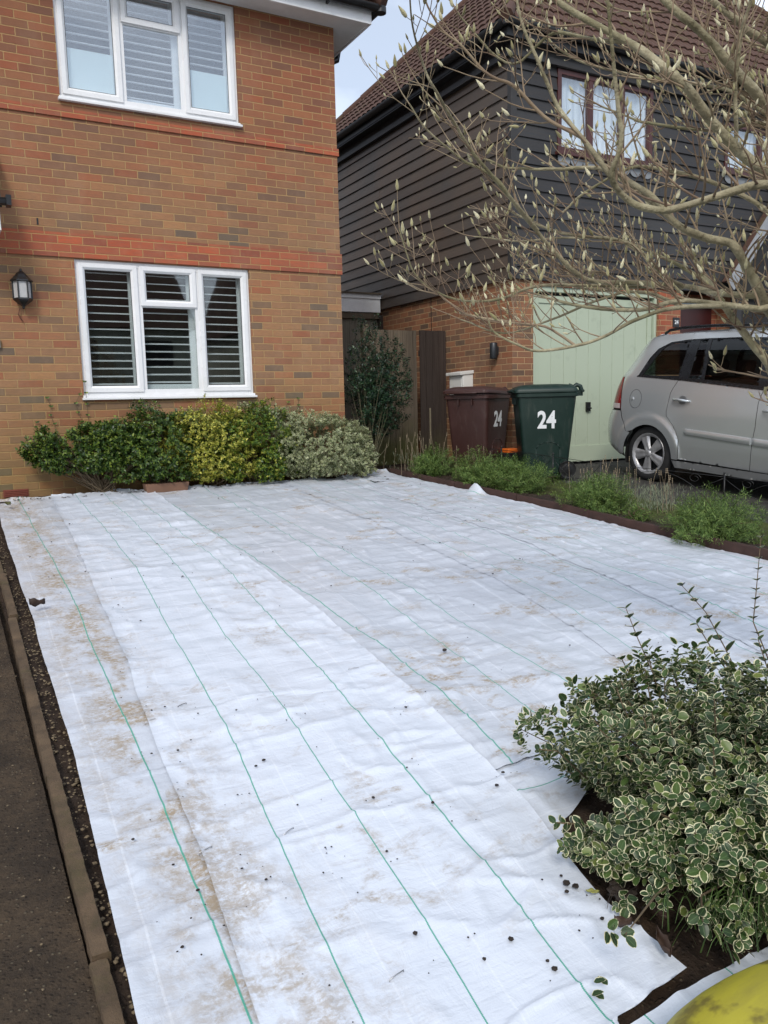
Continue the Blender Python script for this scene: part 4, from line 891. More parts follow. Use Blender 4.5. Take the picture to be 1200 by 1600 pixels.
MB().frustum((5.93,6.30,7.62,7.88),(5.90,6.33,7.60,7.90),zg(7.7),.20).build('box_body',m_black,rb,bevel=.012)
MB().box(5.97,6.16,7.64,7.80,.19,.245).build('orange_item',plain('orange_plastic',srgb((214,104,30)),.5),rb,bevel=.012)

# ------------------------------------------------------------------ silver people carrier
g=G('silver_paint'); p=g.obj(); fl=g.noise(p,900,1,.5); dirt=g.noise(p,5,6,.65); px_,py_,pz_=g.xyz(p)
base=g.mix(g.m('MULTIPLY',fl,.5),(.55,.575,.585,1),(.67,.695,.705,1)); low=g.n('MapRange',Value=g.m('ADD',pz_,g.m('MULTIPLY',dirt,.3)),From_Min=.75,From_Max=.3)
base=g.mix(g.m('MULTIPLY',g.m('MULTIPLY',low,dirt),.6),base,(.22,.21,.19,1))
m_paint=g.pbr(base,g.m('ADD',.20,g.m('MULTIPLY',dirt,.10)),.6,None,.5,Coat_Weight=.9,Coat_Roughness=.08)
m_cargl=glass_mat('car_glass',(.34,.38,.37,1),1.45,.01,.0)
m_cartrim=plain('satin_black_trim',(.010,.011,.013,1),.28,var=.1)
m_gap=plain('panel_gap',(.006,.006,.006,1),.8,var=.1)
m_tyre=plain('tyre_rubber',(.014,.014,.014,1),.8,var=.3,scale=20)
m_cap=plain('wheel_cover_silver',(.42,.42,.43,1),.35,metal=.55,var=.15,scale=14,dirt=srgb('5a544c'),dirtamt=.4)
car=empty('parked_car',(0,0,0),'silver people carrier parked nose to the road beside the green garage door','car')
HS=[.15,.2,.3,.45,.6,.8,.9,1.0,1.1,1.17,1.30,1.45,1.55,1.60,1.66,1.70]; IS=[.10,.06,.022,.006,0,.001,.006,.014,.028,.042,.10,.165,.215,.245,.31,.42]
YEh=[.2,.27,.365,.53,.67,.78,1.02,1.167,1.24,1.40,1.54,1.62,1.70]; YEv=[.30,.20,.058,.035,.046,.091,.134,.185,.223,.296,.353,.39,.47]
RC=.27
WC=(.654,.293); WF=(3.354,.293); RA=.352
def yend(h): return np.interp(h,YEh,YEv)-.56*RC
def S(y,h):
    x=np.interp(h,HS,IS); u=y-yend(h)
    if u<RC: u=max(u,0.); x+=RC-math.sqrt(max(0,RC*RC-(RC-u)**2))
    f=4.40-y-.10*max(0,h-.6)*4
    if f<.5: f=max(f,0.); x+=.5-math.sqrt(max(0,.25-(.5-f)**2))
    x+=.0 + .012*max(0,(y-2.2)/2.2)**2
    for cy,ch in (WC,WF):
        d=math.hypot(y-cy,h-ch)
        if d<.48 and h<.85: x-=.016*min(1,(.48-d)/.03)*(1-.35*min(1,max(0,(.44-d)/.09)))
    return x
def inpoly(p,poly):
    c=False;j=len(poly)-1
    for i in range(len(poly)):
        if (poly[i][1]>p[1])!=(poly[j][1]>p[1]) and p[0]<(poly[j][0]-poly[i][0])*(p[1]-poly[i][1])/(poly[j][1]-poly[i][1]+1e-12)+poly[i][0]: c=not c
        j=i
    return c
def dens(poly,st):
    out=[]
    for i in range(len(poly)):
        a=poly[i];b=poly[(i+1)%len(poly)];n=max(1,int(math.hypot(a[0]-b[0],a[1]-b[1])/st))
        out+=[(a[0]+(b[0]-a[0])*k/n,a[1]+(b[1]-a[1])*k/n) for k in range(n)]
    return out
def panel(name,poly,mat,parent,off=0.,holes=(),st=.035,thick=.010,both=True):
    poly=dens(poly,st); pts=list(poly); edges=[(i,(i+1)%len(poly)) for i in range(len(poly))]
    for h_ in holes:
        h_=dens(h_,st); b0=len(pts); pts+=h_; edges+=[(b0+i,b0+(i+1)%len(h_)) for i in range(len(h_))]
    ys=[q[0] for q in poly];hs=[q[1] for q in poly]; y=min(ys)+st/2
    while y<max(ys):
        h=min(hs)+st/2
        while h<max(hs):
            if inpoly((y,h),poly) and not any(inpoly((y,h),q) for q in holes) and min((y-a)**2+(h-c)**2 for a,c in pts)>(st*.5)**2: pts.append((y,h))
            h+=st
        y+=st
    r=delaunay_2d_cdt([Vector(q) for q in pts],edges,[],0,1e-6)
    V=[(v.x,v.y) for v in r[0]]; F=[]
    for f in r[2]:
        cx=sum(V[k][0] for k in f)/len(f);cy=sum(V[k][1] for k in f)/len(f)
        if inpoly((cx,cy),poly) and not any(inpoly((cx,cy),q) for q in holes): F.append(list(f))
    objs=[]; cnt={}
    for f in F:
        for k in range(len(f)):
            e_=(f[k],f[(k+1)%len(f)]); cnt[tuple(sorted(e_))]=cnt.get(tuple(sorted(e_)),0)+1
    for side in ((0,1) if both else (0,)):
        X_=lambda y,h,o: (S(y,h)-o-.9) if side==0 else (.9-S(y,h)+o)
        vs=[(X_(y,h,off),-y,h) for (y,h) in V]; fs=[]
        for f in F:
            a,b_,c=[np.array(vs[k]) for k in f[:3]]; nn=np.cross(b_-a,c-a); ok=(nn[0]<0) if side==0 else (nn[0]>0)
            fs.append(f if ok else f[::-1])
        M_=MB().add(vs,fs); rv_=[];rf=[]
        for (i,j),c_ in cnt.items():
            if c_==1:
                k=len(rv_); rv_+=[vs[i],vs[j],(X_(V[j][0],V[j][1],off-thick),-V[j][0],V[j][1]),(X_(V[i][0],V[i][1],off-thick),-V[i][0],V[i][1])]; rf.append((k,k+1,k+2,k+3))
        M_.cm=1; M_.add(rv_,rf); o=M_.build(name,[mat,m_gap],parent,smooth=True); objs.append(o)
    return objs
def arc(c,r,a0,a1,n=22): return [(c[0]+r*math.cos(R(a0+(a1-a0)*i/n)),c[1]+r*math.sin(R(a0+(a1-a0)*i/n))) for i in range(n+1)]
def redge(h0,h1,n=14,e=.012): return [(float(yend(h0+(h1-h0)*i/n))+e,h0+(h1-h0)*i/n) for i in range(n+1)]
wtop=[(.485,1.384),(.56,1.49),(.703,1.562),(.909,1.588),(1.2,1.60),(1.55,1.606),(1.94,1.60),(2.25,1.585),(2.45,1.56)]
wbelt=[(3.42,1.0),(2.75,1.05),(2.164,1.089),(2.032,1.103),(1.6,1.128),(1.045,1.159),(.411,1.184)]
shut=[(1.0,1.155),(.945,1.06),(.926,1.016),(.905,.88),(.898,.80),(.905,.755),(.945,.72),(.993,.675),(1.05,.60),(1.085,.52),(1.099,.42),(1.099,.305)]
roofe=[(3.36,1.05),(2.9,1.37),(2.55,1.585),(2.3,1.655),(1.94,1.668),(1.2,1.668),(.8,1.655),(.55,1.64),(.42,1.62)]
# quarter panel with the roof side and front pillar in one pressing
quarter=redge(1.62,1.175)+[(.200,1.172),(.229,.795),(.233,.782),(.262,.688),(.345,.545)]+arc(WC,RA,140,0,26)[2:]+[(1.092,.293)]+[(a-.003,b_) for a,b_ in shut[::-1]]+[(.411,1.184)]+wtop+[(2.85,1.33),(3.30,1.05),(3.42,1.0),(3.50,1.0)]+roofe
body_parent=panel('body',quarter,m_paint,car,st=.028)[0]
door_r=[(a+.003,b_) for a,b_ in shut]+[(1.975,.290),(1.978,.303),(1.989,.561),(2.007,.732),(2.008,.966),(2.03,1.05),(2.045,1.098),(1.6,1.124)]
door_f=[(2.052,1.094),(2.036,1.05),(2.014,.966),(2.013,.732),(1.995,.561),(1.984,.303),(1.981,.288),(2.94,.285),(2.96,.45),(3.05,.75),(3.10,1.026)]
wing=[(3.107,1.024),(3.057,.75),(2.967,.45),(2.95,.29)]+arc(WF,RA,180,0,26)[1:]+[(3.80,.29),(3.86,.60),(4.02,.66),(4.12,.78),(3.95,.90),(3.7,.965),(3.45,1.0)]
dr_=panel('door',door_r,m_paint,car,st=.022); df_=panel('door',door_f,m_paint,car,st=.022); panel('front_wing',wing,m_paint,car)
bumper=redge(.778,.31,12)+[(.14,.29),(.24,.262)]+[q for q in arc(WC,RA,182,136,10)]+[(.342,.55),(.257,.688),(.229,.778)]
panel('rear_bumper',bumper,m_paint,car,off=.006); fbump=[(3.81,.25),(4.38,.22),(4.395,.3),(4.39,.62),(4.05,.65),(3.87,.59)]
panel('front_bumper',fbump,m_paint,car,off=.004)
panel('sill',[(1.03,.285),(2.96,.28),(2.97,.20),(1.06,.205)],m_paint,car,off=.026,st=.02,thick=.008)
panel('tail_light',redge(1.165,.80,10)+[(.222,.80),(.194,1.165)],plain('red_lamp',(.20,.006,.008,1),.12,var=.2,scale=20,spec=.8),car,off=.004)
panel('tail_light_lens',redge(.86,.803,3,.02)+[(.216,.803),(.211,.86)],plain('clear_lamp',(.5,.42,.42,1),.1),car,off=.0075)
# black inner body shows in the shut lines and the wheel housings
inner=redge(1.16,.32,12,.03)+[(.3,.24)]+arc(WC,RA+.012,180,0,20)+[(2.97,.22)]+arc(WF,RA+.012,180,0,20)+[(4.3,.3),(4.25,.6),(3.9,.85),(3.4,.985),(2.03,1.09),(.42,1.17)]
panel('inner_body',inner,m_gap,car,off=-.014,st=.08,thick=.002)
# window band
qg=[(.470,1.197),(.545,1.36),(.60,1.46),(.66,1.525),(.752,1.552),(.955,1.575),(.975,1.19)]
rg1=[(1.118,1.178),(1.278,1.172),(1.180,1.588),(1.078,1.583)]; rg2=[(1.318,1.170),(1.975,1.128),(1.885,1.585),(1.70,1.592),(1.222,1.590)]
fg=[(2.12,1.118),(2.95,1.062),(3.10,1.052),(2.80,1.32),(2.50,1.50),(2.38,1.555),(2.03,1.582)]
band=[(3.42,1.003)]+wbelt[1:]+wtop+[(2.85,1.33),(3.30,1.05)]
bd=panel('window_frame',[(a,b_) for a,b_ in band],m_cartrim,car,off=-.007,st=.028,holes=(qg,rg1,rg2,fg))[0]
for w_ in (qg,rg1,rg2,fg): panel('window',w_,m_cargl,car,off=-.013,st=.028,thick=.003)
strip_=[(.40,1.176),(1.045,1.151),(2.164,1.081),(3.1,1.02),(3.1,1.034),(2.164,1.095),(1.045,1.166),(.41,1.190)]
panel('window_trim',strip_,m_cartrim,car,off=.006,st=.02)
for (a0,a1,par) in ((1.157,1.978,dr_),(1.990,2.90,df_)):
    l=lambda y:.647-.028*(y-1.155)/.83; q=lambda y:.580-.03*(y-1.177)/.8
    for side in (0,1):
        X=lambda y,h,o: (S(y,h)-o-.9) if side==0 else (.9-S(y,h)+o)
        st_=[a0]+list(np.linspace(a0+.02,a1-.006,26)); P=np.zeros((len(st_),6,3))
        for i,y_ in enumerate(st_):
            hb,ht=q(y_),l(y_); e_=.35 if (i==0 and a0<1.5) else 1.0; mid=(hb+ht)/2
            for j,(t_,o_) in enumerate(((0,-.002),(.04,.013),(.3,.019),(.7,.019),(.93,.011),(1,-.002))):
                hh=mid+(hb+(ht-hb)*t_-mid)*e_; P[i,j]=(X(y_,hh,o_*(1 if i else .2)),-y_,hh)
        M_=MB(); M_.grid(P if side==0 else P[:,::-1]); M_.add(P[-1].tolist(),[list(range(6))]); M_.build('side_moulding',m_paint,car,auto=R(40))
# handles
for cy,ch in ((1.09,.943),(2.19,.888)):
    for side in (0,1):
        sg_=1 if side==0 else -1; X=lambda y,h,o: (S(y,h)-o-.9) if side==0 else (.9-S(y,h)+o)
        b=MB(); b.tube([(X(cy-.11,ch,.004),-(cy-.11),ch+.004),(X(cy-.09,ch,.028),-(cy-.09),ch+.006),(X(cy,ch,.036),-cy,ch+.002),(X(cy+.09,ch,.028),-(cy+.09),ch-.006),(X(cy+.11,ch,.004),-(cy+.11),ch-.008)],[.010,.015,.016,.014,.010],8)
        b.build('door_handle',m_paint,car,smooth=True)
        b=MB(); 
        for k in range(16): pass
        pr=[(cy+.01+.055*math.cos(t),ch+.0+.047*math.sin(t)) for t in np.linspace(0,2*math.pi,20,endpoint=False)]
        vs=[(X(y_,h_,.0025),-y_,h_) for y_,h_ in pr]+[(X(y_,h_,-.003),-y_,h_) for y_,h_ in pr]; n_=20
        b.add(vs,[list(range(20)) if side else list(range(20))[::-1]]); b.build('handle_recess_shade',plain('recess_shade_silver',(.16,.165,.17,1),.4,metal=.5),car)  # flat disc; the hollow's shade is put into its darker silver
# filler flap outline and lock
b=MB(); b.tube([(S(.435+.088*math.cos(t),.925+.105*math.sin(t))-.9-.0005,-(.435+.088*math.cos(t)),.925+.105*math.sin(t)) for t in np.linspace(0,2*math.pi,36)],.0022,4,cap=False); b.build('filler_flap',m_gap,car)
b=MB().lathe([(0,0),(.018,0),(.018,.012),(0,.014)],(S(.39,.925)-.9,-.39,.925),12,np.array([[0,0,-1.],[0,1,0],[1,0,0]])); b.build('flap_lock',m_paint,car)
# roof, tailgate, bonnet, screens
ys=np.linspace(.40,2.32,30); nx=25; P=np.zeros((30,nx,3))
for i,y in enumerate(ys):
    he=float(np.interp(y,[q[0] for q in roofe[::-1]],[q[1] for q in roofe[::-1]])); xe=.9-S(y,he)+.004
    for j in range(nx):
        s_=-1+2*j/(nx-1); P[i,j]=(s_*xe,-y,he-.002+.050*(1-abs(s_)**2.6))
MB().grid(P).build('roof',m_paint,car,smooth=True,solid=-.004); MB().grid(P*np.array([.93,1,1])-np.array([0,0,.035])).build('headliner',m_cartrim,car,smooth=True)
def cross(rows,name,mat,solid=.004,parent=car,bow=.06):
    P=np.zeros((len(rows),21,3))
    for i,(y,h,xe,bw) in enumerate(rows):
        for j in range(21):
            s_=-1+2*j/20; P[i,j]=(s_*xe,-(y+bw*(1-s_*s_)),h)
    return MB().grid(P).build(name,mat,parent,smooth=True,solid=solid)
e=lambda h:(float(yend(h))+.012,h,.9-S(float(yend(h))+.012,h),-.055)
cross([e(h) for h in (.31,.45,.6,.778)],'rear_bumper_face',m_paint); cross([e(h) for h in (.785,.9,1.0,1.1,1.17)],'tailgate',m_paint)
cross([e(h) for h in (1.18,1.3,1.45,1.56)],'rear_window',m_cargl); cross([e(h) for h in (1.565,1.6,1.62)]+[(.41,1.64,.55,-.03),(.43,1.655,.52,-.01)],'roof_spoiler',m_paint)
cross([(3.46,1.0,.80,.12),(3.1,1.24,.73,.12),(2.7,1.50,.66,.09),(2.34,1.66,.60,.03)],'windscreen',m_cargl)
cross([(3.5,1.0,.80,.12),(3.75,.975,.78,.12),(4.0,.90,.74,.12),(4.15,.80,.68,.12),(4.22,.66,.62,.14)],'bonnet',m_paint)
cross([(4.21,.665,.66,.16),(4.26,.5,.66,.18),(4.28,.3,.66,.18),(4.25,.22,.66,.16)],'front_face',m_paint)
for s_ in (-1,1):
    b=MB(); b.tube([(s_*(.9-.40),-.45,1.665),(s_*(.9-.395),-.52,1.70),(s_*(.9-.385),-.70,1.722),(s_*(.9-.375),-1.1,1.735),(s_*(.9-.375),-1.7,1.735),(s_*(.9-.385),-2.2,1.71),(s_*(.9-.39),-2.3,1.665)],.017,8); b.build('roof_rail',m_cartrim,car,smooth=True)
MB().box(-.80,.80,-4.1,-.30,.22,.30).box(-.78,.78,-.99,-.32,.3,.62).build('floor_pan',m_gap,car)
for yy in (1.05,1.95,2.9):
    for s_ in ((-.42,.42) if yy>1.5 else (-.45,0,.45)):
        b=MB(); M=np.array([[1,0,0],[0,math.cos(.18),-math.sin(.18)],[0,math.sin(.18),math.cos(.18)]]); b.box(-.2,.2,-.05,.05,0,.62,M,(s_,-yy,.55)).box(-.22,.22,-.5,0,-.1,.06,None,(s_,-yy,.5)).box(-.12,.12,-.04,.04,.66,.84,M,(s_,-yy,.55))
        b.build('seat',plain('grey_seat',(.035,.036,.04,1),.9,var=.3),car,bevel=.03)
# wheels
Mx_=np.array([[0,0,-1.],[0,1,0],[1,0,0]])
def wheel(cx,cy,side):
    M=Mx_ if side<0 else Mx_*np.array([[-1],[1],[1]])
    b=MB().lathe([(.215,-.10),(.26,-.105),(.300,-.095),(.315,-.075),(.317,0),(.315,.075),(.300,.095),(.26,.105),(.225,.098),(.215,.085)],(cx,-cy,WC[1]+.022),40,M); w=b.build('wheel',m_tyre,car,smooth=True)
    b=MB()
    b.lathe([(.205,.070),(.222,.080),(.236,.097),(.232,.103),(.218,.099),(.200,.084),(.196,.075)],(cx,-cy,WC[1]+.022),40,M)
    for k in range(5):
        a=R(90+72*k+8); c,s_=math.cos(a),math.sin(a); sec=[]
        rr=[.0,.04,.08,.13,.175,.21]; hw=[.032,.040,.044,.053,.064,.080]; zt=[.094,.096,.096,.092,.088,.088]
        vs=[]
        for r,h_,z_ in zip(rr,hw,zt):
            for t_,dz in ((-1,-.022),(-.72,-.002),(-.3,.0),(0,-.006),(.3,.0),(.72,-.002),(1,-.022)): vs.append((r*c-t_*h_*s_,r*s_+t_*h_*c,z_+dz))
        vs=np.array(vs)@M.T+np.array([cx,-cy,WC[1]+.022]); b.add(vs,[(i*7+j,i*7+j+1,(i+1)*7+j+1,(i+1)*7+j) for i in range(5) for j in range(6)])
    b.lathe([(.0,.108),(.022,.107),(.034,.103),(.038,.094),(.045,.090)],(cx,-cy,WC[1]+.022),20,M)
    b.build('wheel_cover',m_cap,w,auto=R(50)); MB().lathe([(0,.03),(.21,.03),(.215,.07)],(cx,-cy,WC[1]+.022),24,M).build('rim',m_gap,w)
    MB().lathe([(.016,.1085),(.020,.1095),(.024,.1085)],(cx,-cy,WC[1]+.022),20,M).build('badge_ring',m_cap,w)
for cy in (WC[0],WF[0]):
    wheel(-.9+.135,cy,-1); wheel(.9-.135,cy,1)
    for s_ in (-1,1):
        b=MB(); pr=arc((cy,WC[1]),RA+.01,200,-20,24); P=np.array([[(s_*(.9-.05-d_),-y_,h_) for y_,h_ in pr] for d_ in (0,.28)]); b.grid(P); b.add([(s_*(.9-.33),-y_,h_) for y_,h_ in pr],[list(range(len(pr)))]); b.build('wheel_housing',m_gap,car)
# mirror, rear number plate
b=MB().lathe([(0,-.11),(.05,-.10),(.075,-.04),(.08,.03),(.06,.09),(0,.11)],(-.98,-3.05,1.08),14,np.array([[1.0,0,0],[0,.6,0],[0,0,.8]])).box(-.93,-.84,-3.08,-3.02,1.03,1.07); b.build('door_mirror',m_paint,car,auto=R(60))
MB().box(-.26,.26,.03,.045,.80,.91).build('number_plate',plain('yellow_plate',(.6,.5,.05,1),.4),car)
rebase(car,(7.0+.9,7.12,zg(7.12)+.0),0,math.atan(.07))
m_render=plain('pebbledash',srgb((150,152,138)),.9,var=.15)
# houses across the road (behind the viewer): they darken the window reflections
for (x0,x1,lab) in ((-14,-3,'brick house across the road behind the viewer, left'),(0,10,'brick house across the road behind the viewer, middle'),(13,24,'brick house across the road behind the viewer, right')):
    h_=empty('opposite_house',(x0,-20,-.7),lab,'house','houses across the road'); MB().box(x0,x1,-26,-19,-1,4.4).build('wall',m_render,h_)
    MB().prism([(-26.4,4.3),(-18.6,4.3),(-22.5,7.6)],'x',x0-.3,x1+.3).build('roof',m_tile,h_)
    b=MB(); 
    for k in range(3):
        for z in (-.1,2.6): b.box(x0+1.2+k*3.2,x0+2.9+k*3.2,-19,-18.97,z,z+1.2)
    b.build('window',m_cartrim,h_)
# ------------------------------------------------------------------ foliage helpers
def leaf_mesh(Pos,Dir,Nrm,L,Wd,rows=3,cols=2,fold=.25,curl=.25,shape=.75,blunt=.5):
    """many real leaves in one mesh: arrays Pos,Dir,Nrm (n,3), L,Wd (n,)"""
    Dir=Dir/(np.linalg.norm(Dir,axis=1)[:,None]+1e-9); B=np.cross(Dir,Nrm); B/=np.linalg.norm(B,axis=1)[:,None]+1e-9; N=np.cross(B,Dir)
    t=np.linspace(0,1,rows+1); s=np.linspace(-1,1,cols+1)
    prof=np.sin(np.pi*np.clip(t**blunt*.94+.03,0,1))**shape; prof=prof/prof.max()
    n=len(Pos); V=np.zeros((n,rows+1,cols+1,3))
    cu=(np.random.RandomState(5).rand(n)*1.2+.1)*curl
    for i in range(rows+1):
        for j in range(cols+1):
            w=s[j]*prof[i]*Wd/2
            up=fold*np.abs(w)-cu*L*t[i]**2*.5
            V[:,i,j]=Pos+Dir*(L*t[i])[:,None]+B*w[:,None]+N*up[:,None]
    nv=(rows+1)*(cols+1); base=np.arange(n)[:,None]*nv
    q=[]; uvq=[]
    for i in range(rows):
        for j in range(cols):
            a=i*(cols+1)+j; q.append([a,a+1,a+cols+2,a+cols+1]); uvq.append([(s[j],t[i]),(s[j+1],t[i]),(s[j+1],t[i+1]),(s[j],t[i+1])])
    F=(base[:,None,:]+np.array(q)[None]).reshape(-1,4); UV=np.tile(np.array(uvq,float).reshape(-1,2),(n,1))
    return V.reshape(-1,3),F,UV,rows*cols
def fast_mesh(name,parts,mat,parent=None,smooth=True):
    """parts: list of (V,F,UV,facesper,rnd) -> one mesh object"""
    Vs=[];Fs=[];Us=[];Rs=[];o=0
    for V,F,UV,fp,rn in parts: Vs.append(V);Fs.append(F+o);Us.append(UV);Rs.append(np.repeat(rn,fp));o+=len(V)
    V=np.concatenate(Vs);F=np.concatenate(Fs);UV=np.concatenate(Us);Rn=np.concatenate(Rs)
    if parent is not None: V=V-offs(parent)
    me=bpy.data.meshes.new(name); me.vertices.add(len(V)); me.vertices.foreach_set('co',V.ravel()); me.loops.add(F.size); me.loops.foreach_set('vertex_index',F.ravel().astype(np.int32))
    me.polygons.add(len(F)); me.polygons.foreach_set('loop_start',np.arange(0,F.size,4,dtype=np.int32)); me.polygons.foreach_set('loop_total',np.full(len(F),4,np.int32))
    me.materials.append(mat); me.update(calc_edges=True); u=me.uv_layers.new(name='UVMap'); u.data.foreach_set('uv',UV.ravel())
    a=me.attributes.new('rnd','FLOAT','FACE'); a.data.foreach_set('value',Rn.astype(np.float32))
    me.polygons.foreach_set('use_smooth',[smooth]*len(F))
    ob=bpy.data.objects.new(name,me); COL.objects.link(ob)
    if parent is not None: ob.parent=parent
    return ob
def leaf_mat(name,stops,edge=None,ew=.62,rough=.38,trans=.18,pinkish=0.):
    g=G(name); r=g.n('Attribute',out=2,props={'attribute_name':'rnd'}); uv=g.uv(); u,v,_=g.xyz(uv); pn=g.noise(g.pos(),5,3,.6)
    c=g.ramp(g.m('ADD',g.m('MULTIPLY',r,.8),g.m('MULTIPLY',pn,.3)),stops)
    au=g.m('ABSOLUTE',u)
    vein=g.m('MULTIPLY',g.m('LESS_THAN',au,.07),.35); c=g.mix(vein,c,tuple([min(1,q*1.9+.02) for q in stops[len(stops)//2][1][:3]]+[1]))
    if edge is not None:
        nz=g.noise(g.m_pos if False else g.pos(),160,3,.6)
        ed=g.m('ADD',g.m('ADD',au,g.m('MULTIPLY',g.m('SUBTRACT',nz,.5),.45)),g.m('MULTIPLY',g.m('SUBTRACT',g.n('TexWhiteNoise',out=0,props={'noise_dimensions':'1D'},W=r),.5),.34))
        tip=g.m('MULTIPLY',g.m('MAXIMUM',g.m('SUBTRACT',v,.82),0),2.4); base_=g.m('MULTIPLY',g.m('MAXIMUM',g.m('SUBTRACT',.10,v),0),3.)
        ed=g.m('ADD',ed,g.m('ADD',tip,base_)); c=g.mix(g.n('MapRange',Value=ed,From_Min=ew,From_Max=ew+.10),c,edge)
    b=g.n('BsdfPrincipled',Base_Color=c,Roughness=rough,Specular_IOR_Level=.45,Normal=g.bump(g.noise(g.pos(),120,2,.5),.2,.002))
    t=g.n('BsdfTranslucent',Color=c); mx=g.n('MixShader',Fac=trans); nd=mx.node; g.t.links.new(b,nd.inputs[1]); g.t.links.new(t,nd.inputs[2]); g.t.links.new(mx,g.out.inputs[0]); return g.mat
def rv(n): v=nr.normal(size=(n,3)); return v/np.linalg.norm(v,axis=1)[:,None]
m_stem=plain('twig_bark',srgb((96,82,62)),.85,var=.3,scale=20)
def twig_leaves(tips,dirs,nper,spread,L0,W0,reach,pairs=True):
    """leaves set along the last stretch of each twig; returns arrays"""
    P=[];D=[];N=[];LL=[];WW=[]
    for tp,d in zip(tips,dirs):
        d=d/np.linalg.norm(d); a=np.cross(d,[.3,.2,1.]);a/=np.linalg.norm(a)+1e-9; b=np.cross(d,a); k0=rng.random()*6.28
        for k in range(nper):
            t=k/nper; ang=k0+(k//2)*1.57+(k%2)*3.14+rng.uniform(-.35,.35)
            out=a*math.cos(ang)+b*math.sin(ang); q=tp-d*reach*t+np.array([rng.gauss(0,.002) for _ in range(3)])
            dd=out*(.55+.45*t+rng.uniform(0,.4))+d*(.85-.5*t)+np.array([0,0,-.12]); P.append(q+out*.003);D.append(dd);N.append(d*1.0+np.array([0,0,.5])-out*.3+np.array([rng.gauss(0,.25) for _ in range(3)]))
            sz=rng.uniform(.5,1.25)*(1 if t<.75 else .9)*(.62 if k<2 and rng.random()<.6 else 1); LL.append(L0*sz);WW.append(W0*sz*rng.uniform(.85,1.1))
    return [np.array(q) for q in (P,D,N,LL,WW)]
def blob_surface(u,v,c,rad,lump,seed): pass
def shrub(name,label,cat,group,base,center,rad,ntwig,nper,L0,W0,mat,reach,stems,lump=.22,seed=0,flat_back=None,inner=.35,zmin=None,gap=.0,updir=.35,rows=3,cols=2,stemmat=None,extra=None,shape=.75,blunt=.5,fold=.25,taper=None):
    st=np.random.RandomState(seed+100); root=empty(name,base,label,cat,group)
    tips=[];dirs=[]; tries=0; c=np.array(center);r_=np.array(rad)
    while len(tips)<ntwig and tries<ntwig*12:
        tries+=1; d=st.normal(size=3); d/=np.linalg.norm(d)
        k=1+lump*2.2*float(fbm(np.array([d[0]*2.1+seed*3.7+d[2]]),np.array([d[1]*2.1+d[2]*1.7+seed]),3)[0])
        f=1-inner*st.rand()**1.7
        p=c+d*r_*k*f
        if taper is not None: 
            q=(p[2]-c[2])/r_[2]; p[0]=c[0]+(p[0]-c[0])*taper(q); p[1]=c[1]+(p[1]-c[1])*taper(q)
        if flat_back is not None and p[1]>flat_back: p[1]=flat_back-st.rand()*.05
        if zmin is not None and p[2]<zmin+.02*st.rand(): continue
        if gap and fbm(np.array([p[0]*4+seed]),np.array([p[2]*4+p[1]*2]),3)[0]<-gap: continue
        tips.append(p); dd=d*np.array([1,1,.8])+np.array([0,0,updir])+st.normal(size=3)*.3; dirs.append(dd)
    if extra: 
        for p,d in extra: tips.append(np.array(p));dirs.append(np.array(d))
    A=twig_leaves(tips,dirs,nper,0,L0,W0,reach)
    V,F,UV,fp=leaf_mesh(*A,rows=rows,cols=cols,fold=fold,shape=shape,blunt=blunt); fast_mesh('foliage',[(V,F,UV,fp,nr.rand(len(A[0])))],mat,root)
    b=MB(); B0=np.array(base)
    for i in range(0,len(tips),max(1,len(tips)//stems)):
        p=tips[i]; m1=B0+(p-B0)*.35+np.array([rng.gauss(0,.04),rng.gauss(0,.03),.03]); m2=B0+(p-B0)*.72+np.array([rng.gauss(0,.03),rng.gauss(0,.03),.02]); b0=B0+np.array([rng.gauss(0,.05),rng.gauss(0,.03),0])
        b.tube([b0,m1,m2,p],[.006,.0045,.003,.0015],4,cap=False)
    sb=b.build('stems',stemmat or m_stem,root,smooth=True); sb['kind']='stuff'
    return root,tips,dirs
# ------------------------------------------------------------------ shrubs along the brick wall
DG=[(0,srgb((30,46,20))),(.4,srgb((48,72,30))),(.72,srgb((78,104,40))),(1,srgb((138,150,60)))]
GD=[(0,srgb((44,64,24))),(.3,srgb((78,100,34))),(.55,srgb((140,146,50))),(1,srgb((214,206,96)))]
CR=[(0,srgb((46,62,38))),(.4,srgb((76,96,54))),(.7,srgb((104,122,72))),(1,srgb((140,150,96)))]
m_dg=leaf_mat('green_leaves',DG); m_gd=leaf_mat('golden_leaves',GD,srgb((200,192,96)),.80); m_cr=leaf_mat('cream_edged_leaves',CR,srgb((212,210,172)),.60)
YB=8.285; SG='shrubs along the brick wall'
shrub('shrub','dark green leafy shrub at the left below the window, bare stems showing under it','shrub',SG,(1.36,8.14,.0),(1.26,8.08,.47),(.60,.24,.27),1900,9,.031,.020,m_dg,.06,80,.17,1,YB,zmin=.22,gap=.42)
shrub('shrub','dark green leafy shrub directly below the left half of the white window','shrub',SG,(1.95,8.14,.0),(1.88,8.06,.44),(.58,.26,.43),1500,9,.032,.021,m_dg,.06,26,.24,2,YB,zmin=.10,gap=.34)
shrub('shrub','golden yellow variegated shrub under the middle of the ground floor window','shrub',SG,(2.5,8.14,.0),(2.40,8.05,.45),(.54,.26,.42),1700,9,.028,.019,m_gd,.055,20,.22,3,YB,zmin=.05,gap=.32,updir=.5)
shrub('shrub','green shrub with yellow flecks between the golden and the cream variegated shrubs','shrub',SG,(2.95,8.12,.0),(2.92,8.04,.40),(.56,.27,.44),1600,9,.028,.019,leaf_mat('green_gold_leaves',[(0,srgb((36,60,24))),(.5,srgb((66,96,34))),(.8,srgb((120,136,44))),(1,srgb((196,190,84)))]),.055,20,.24,4,YB,zmin=.02,gap=.32)
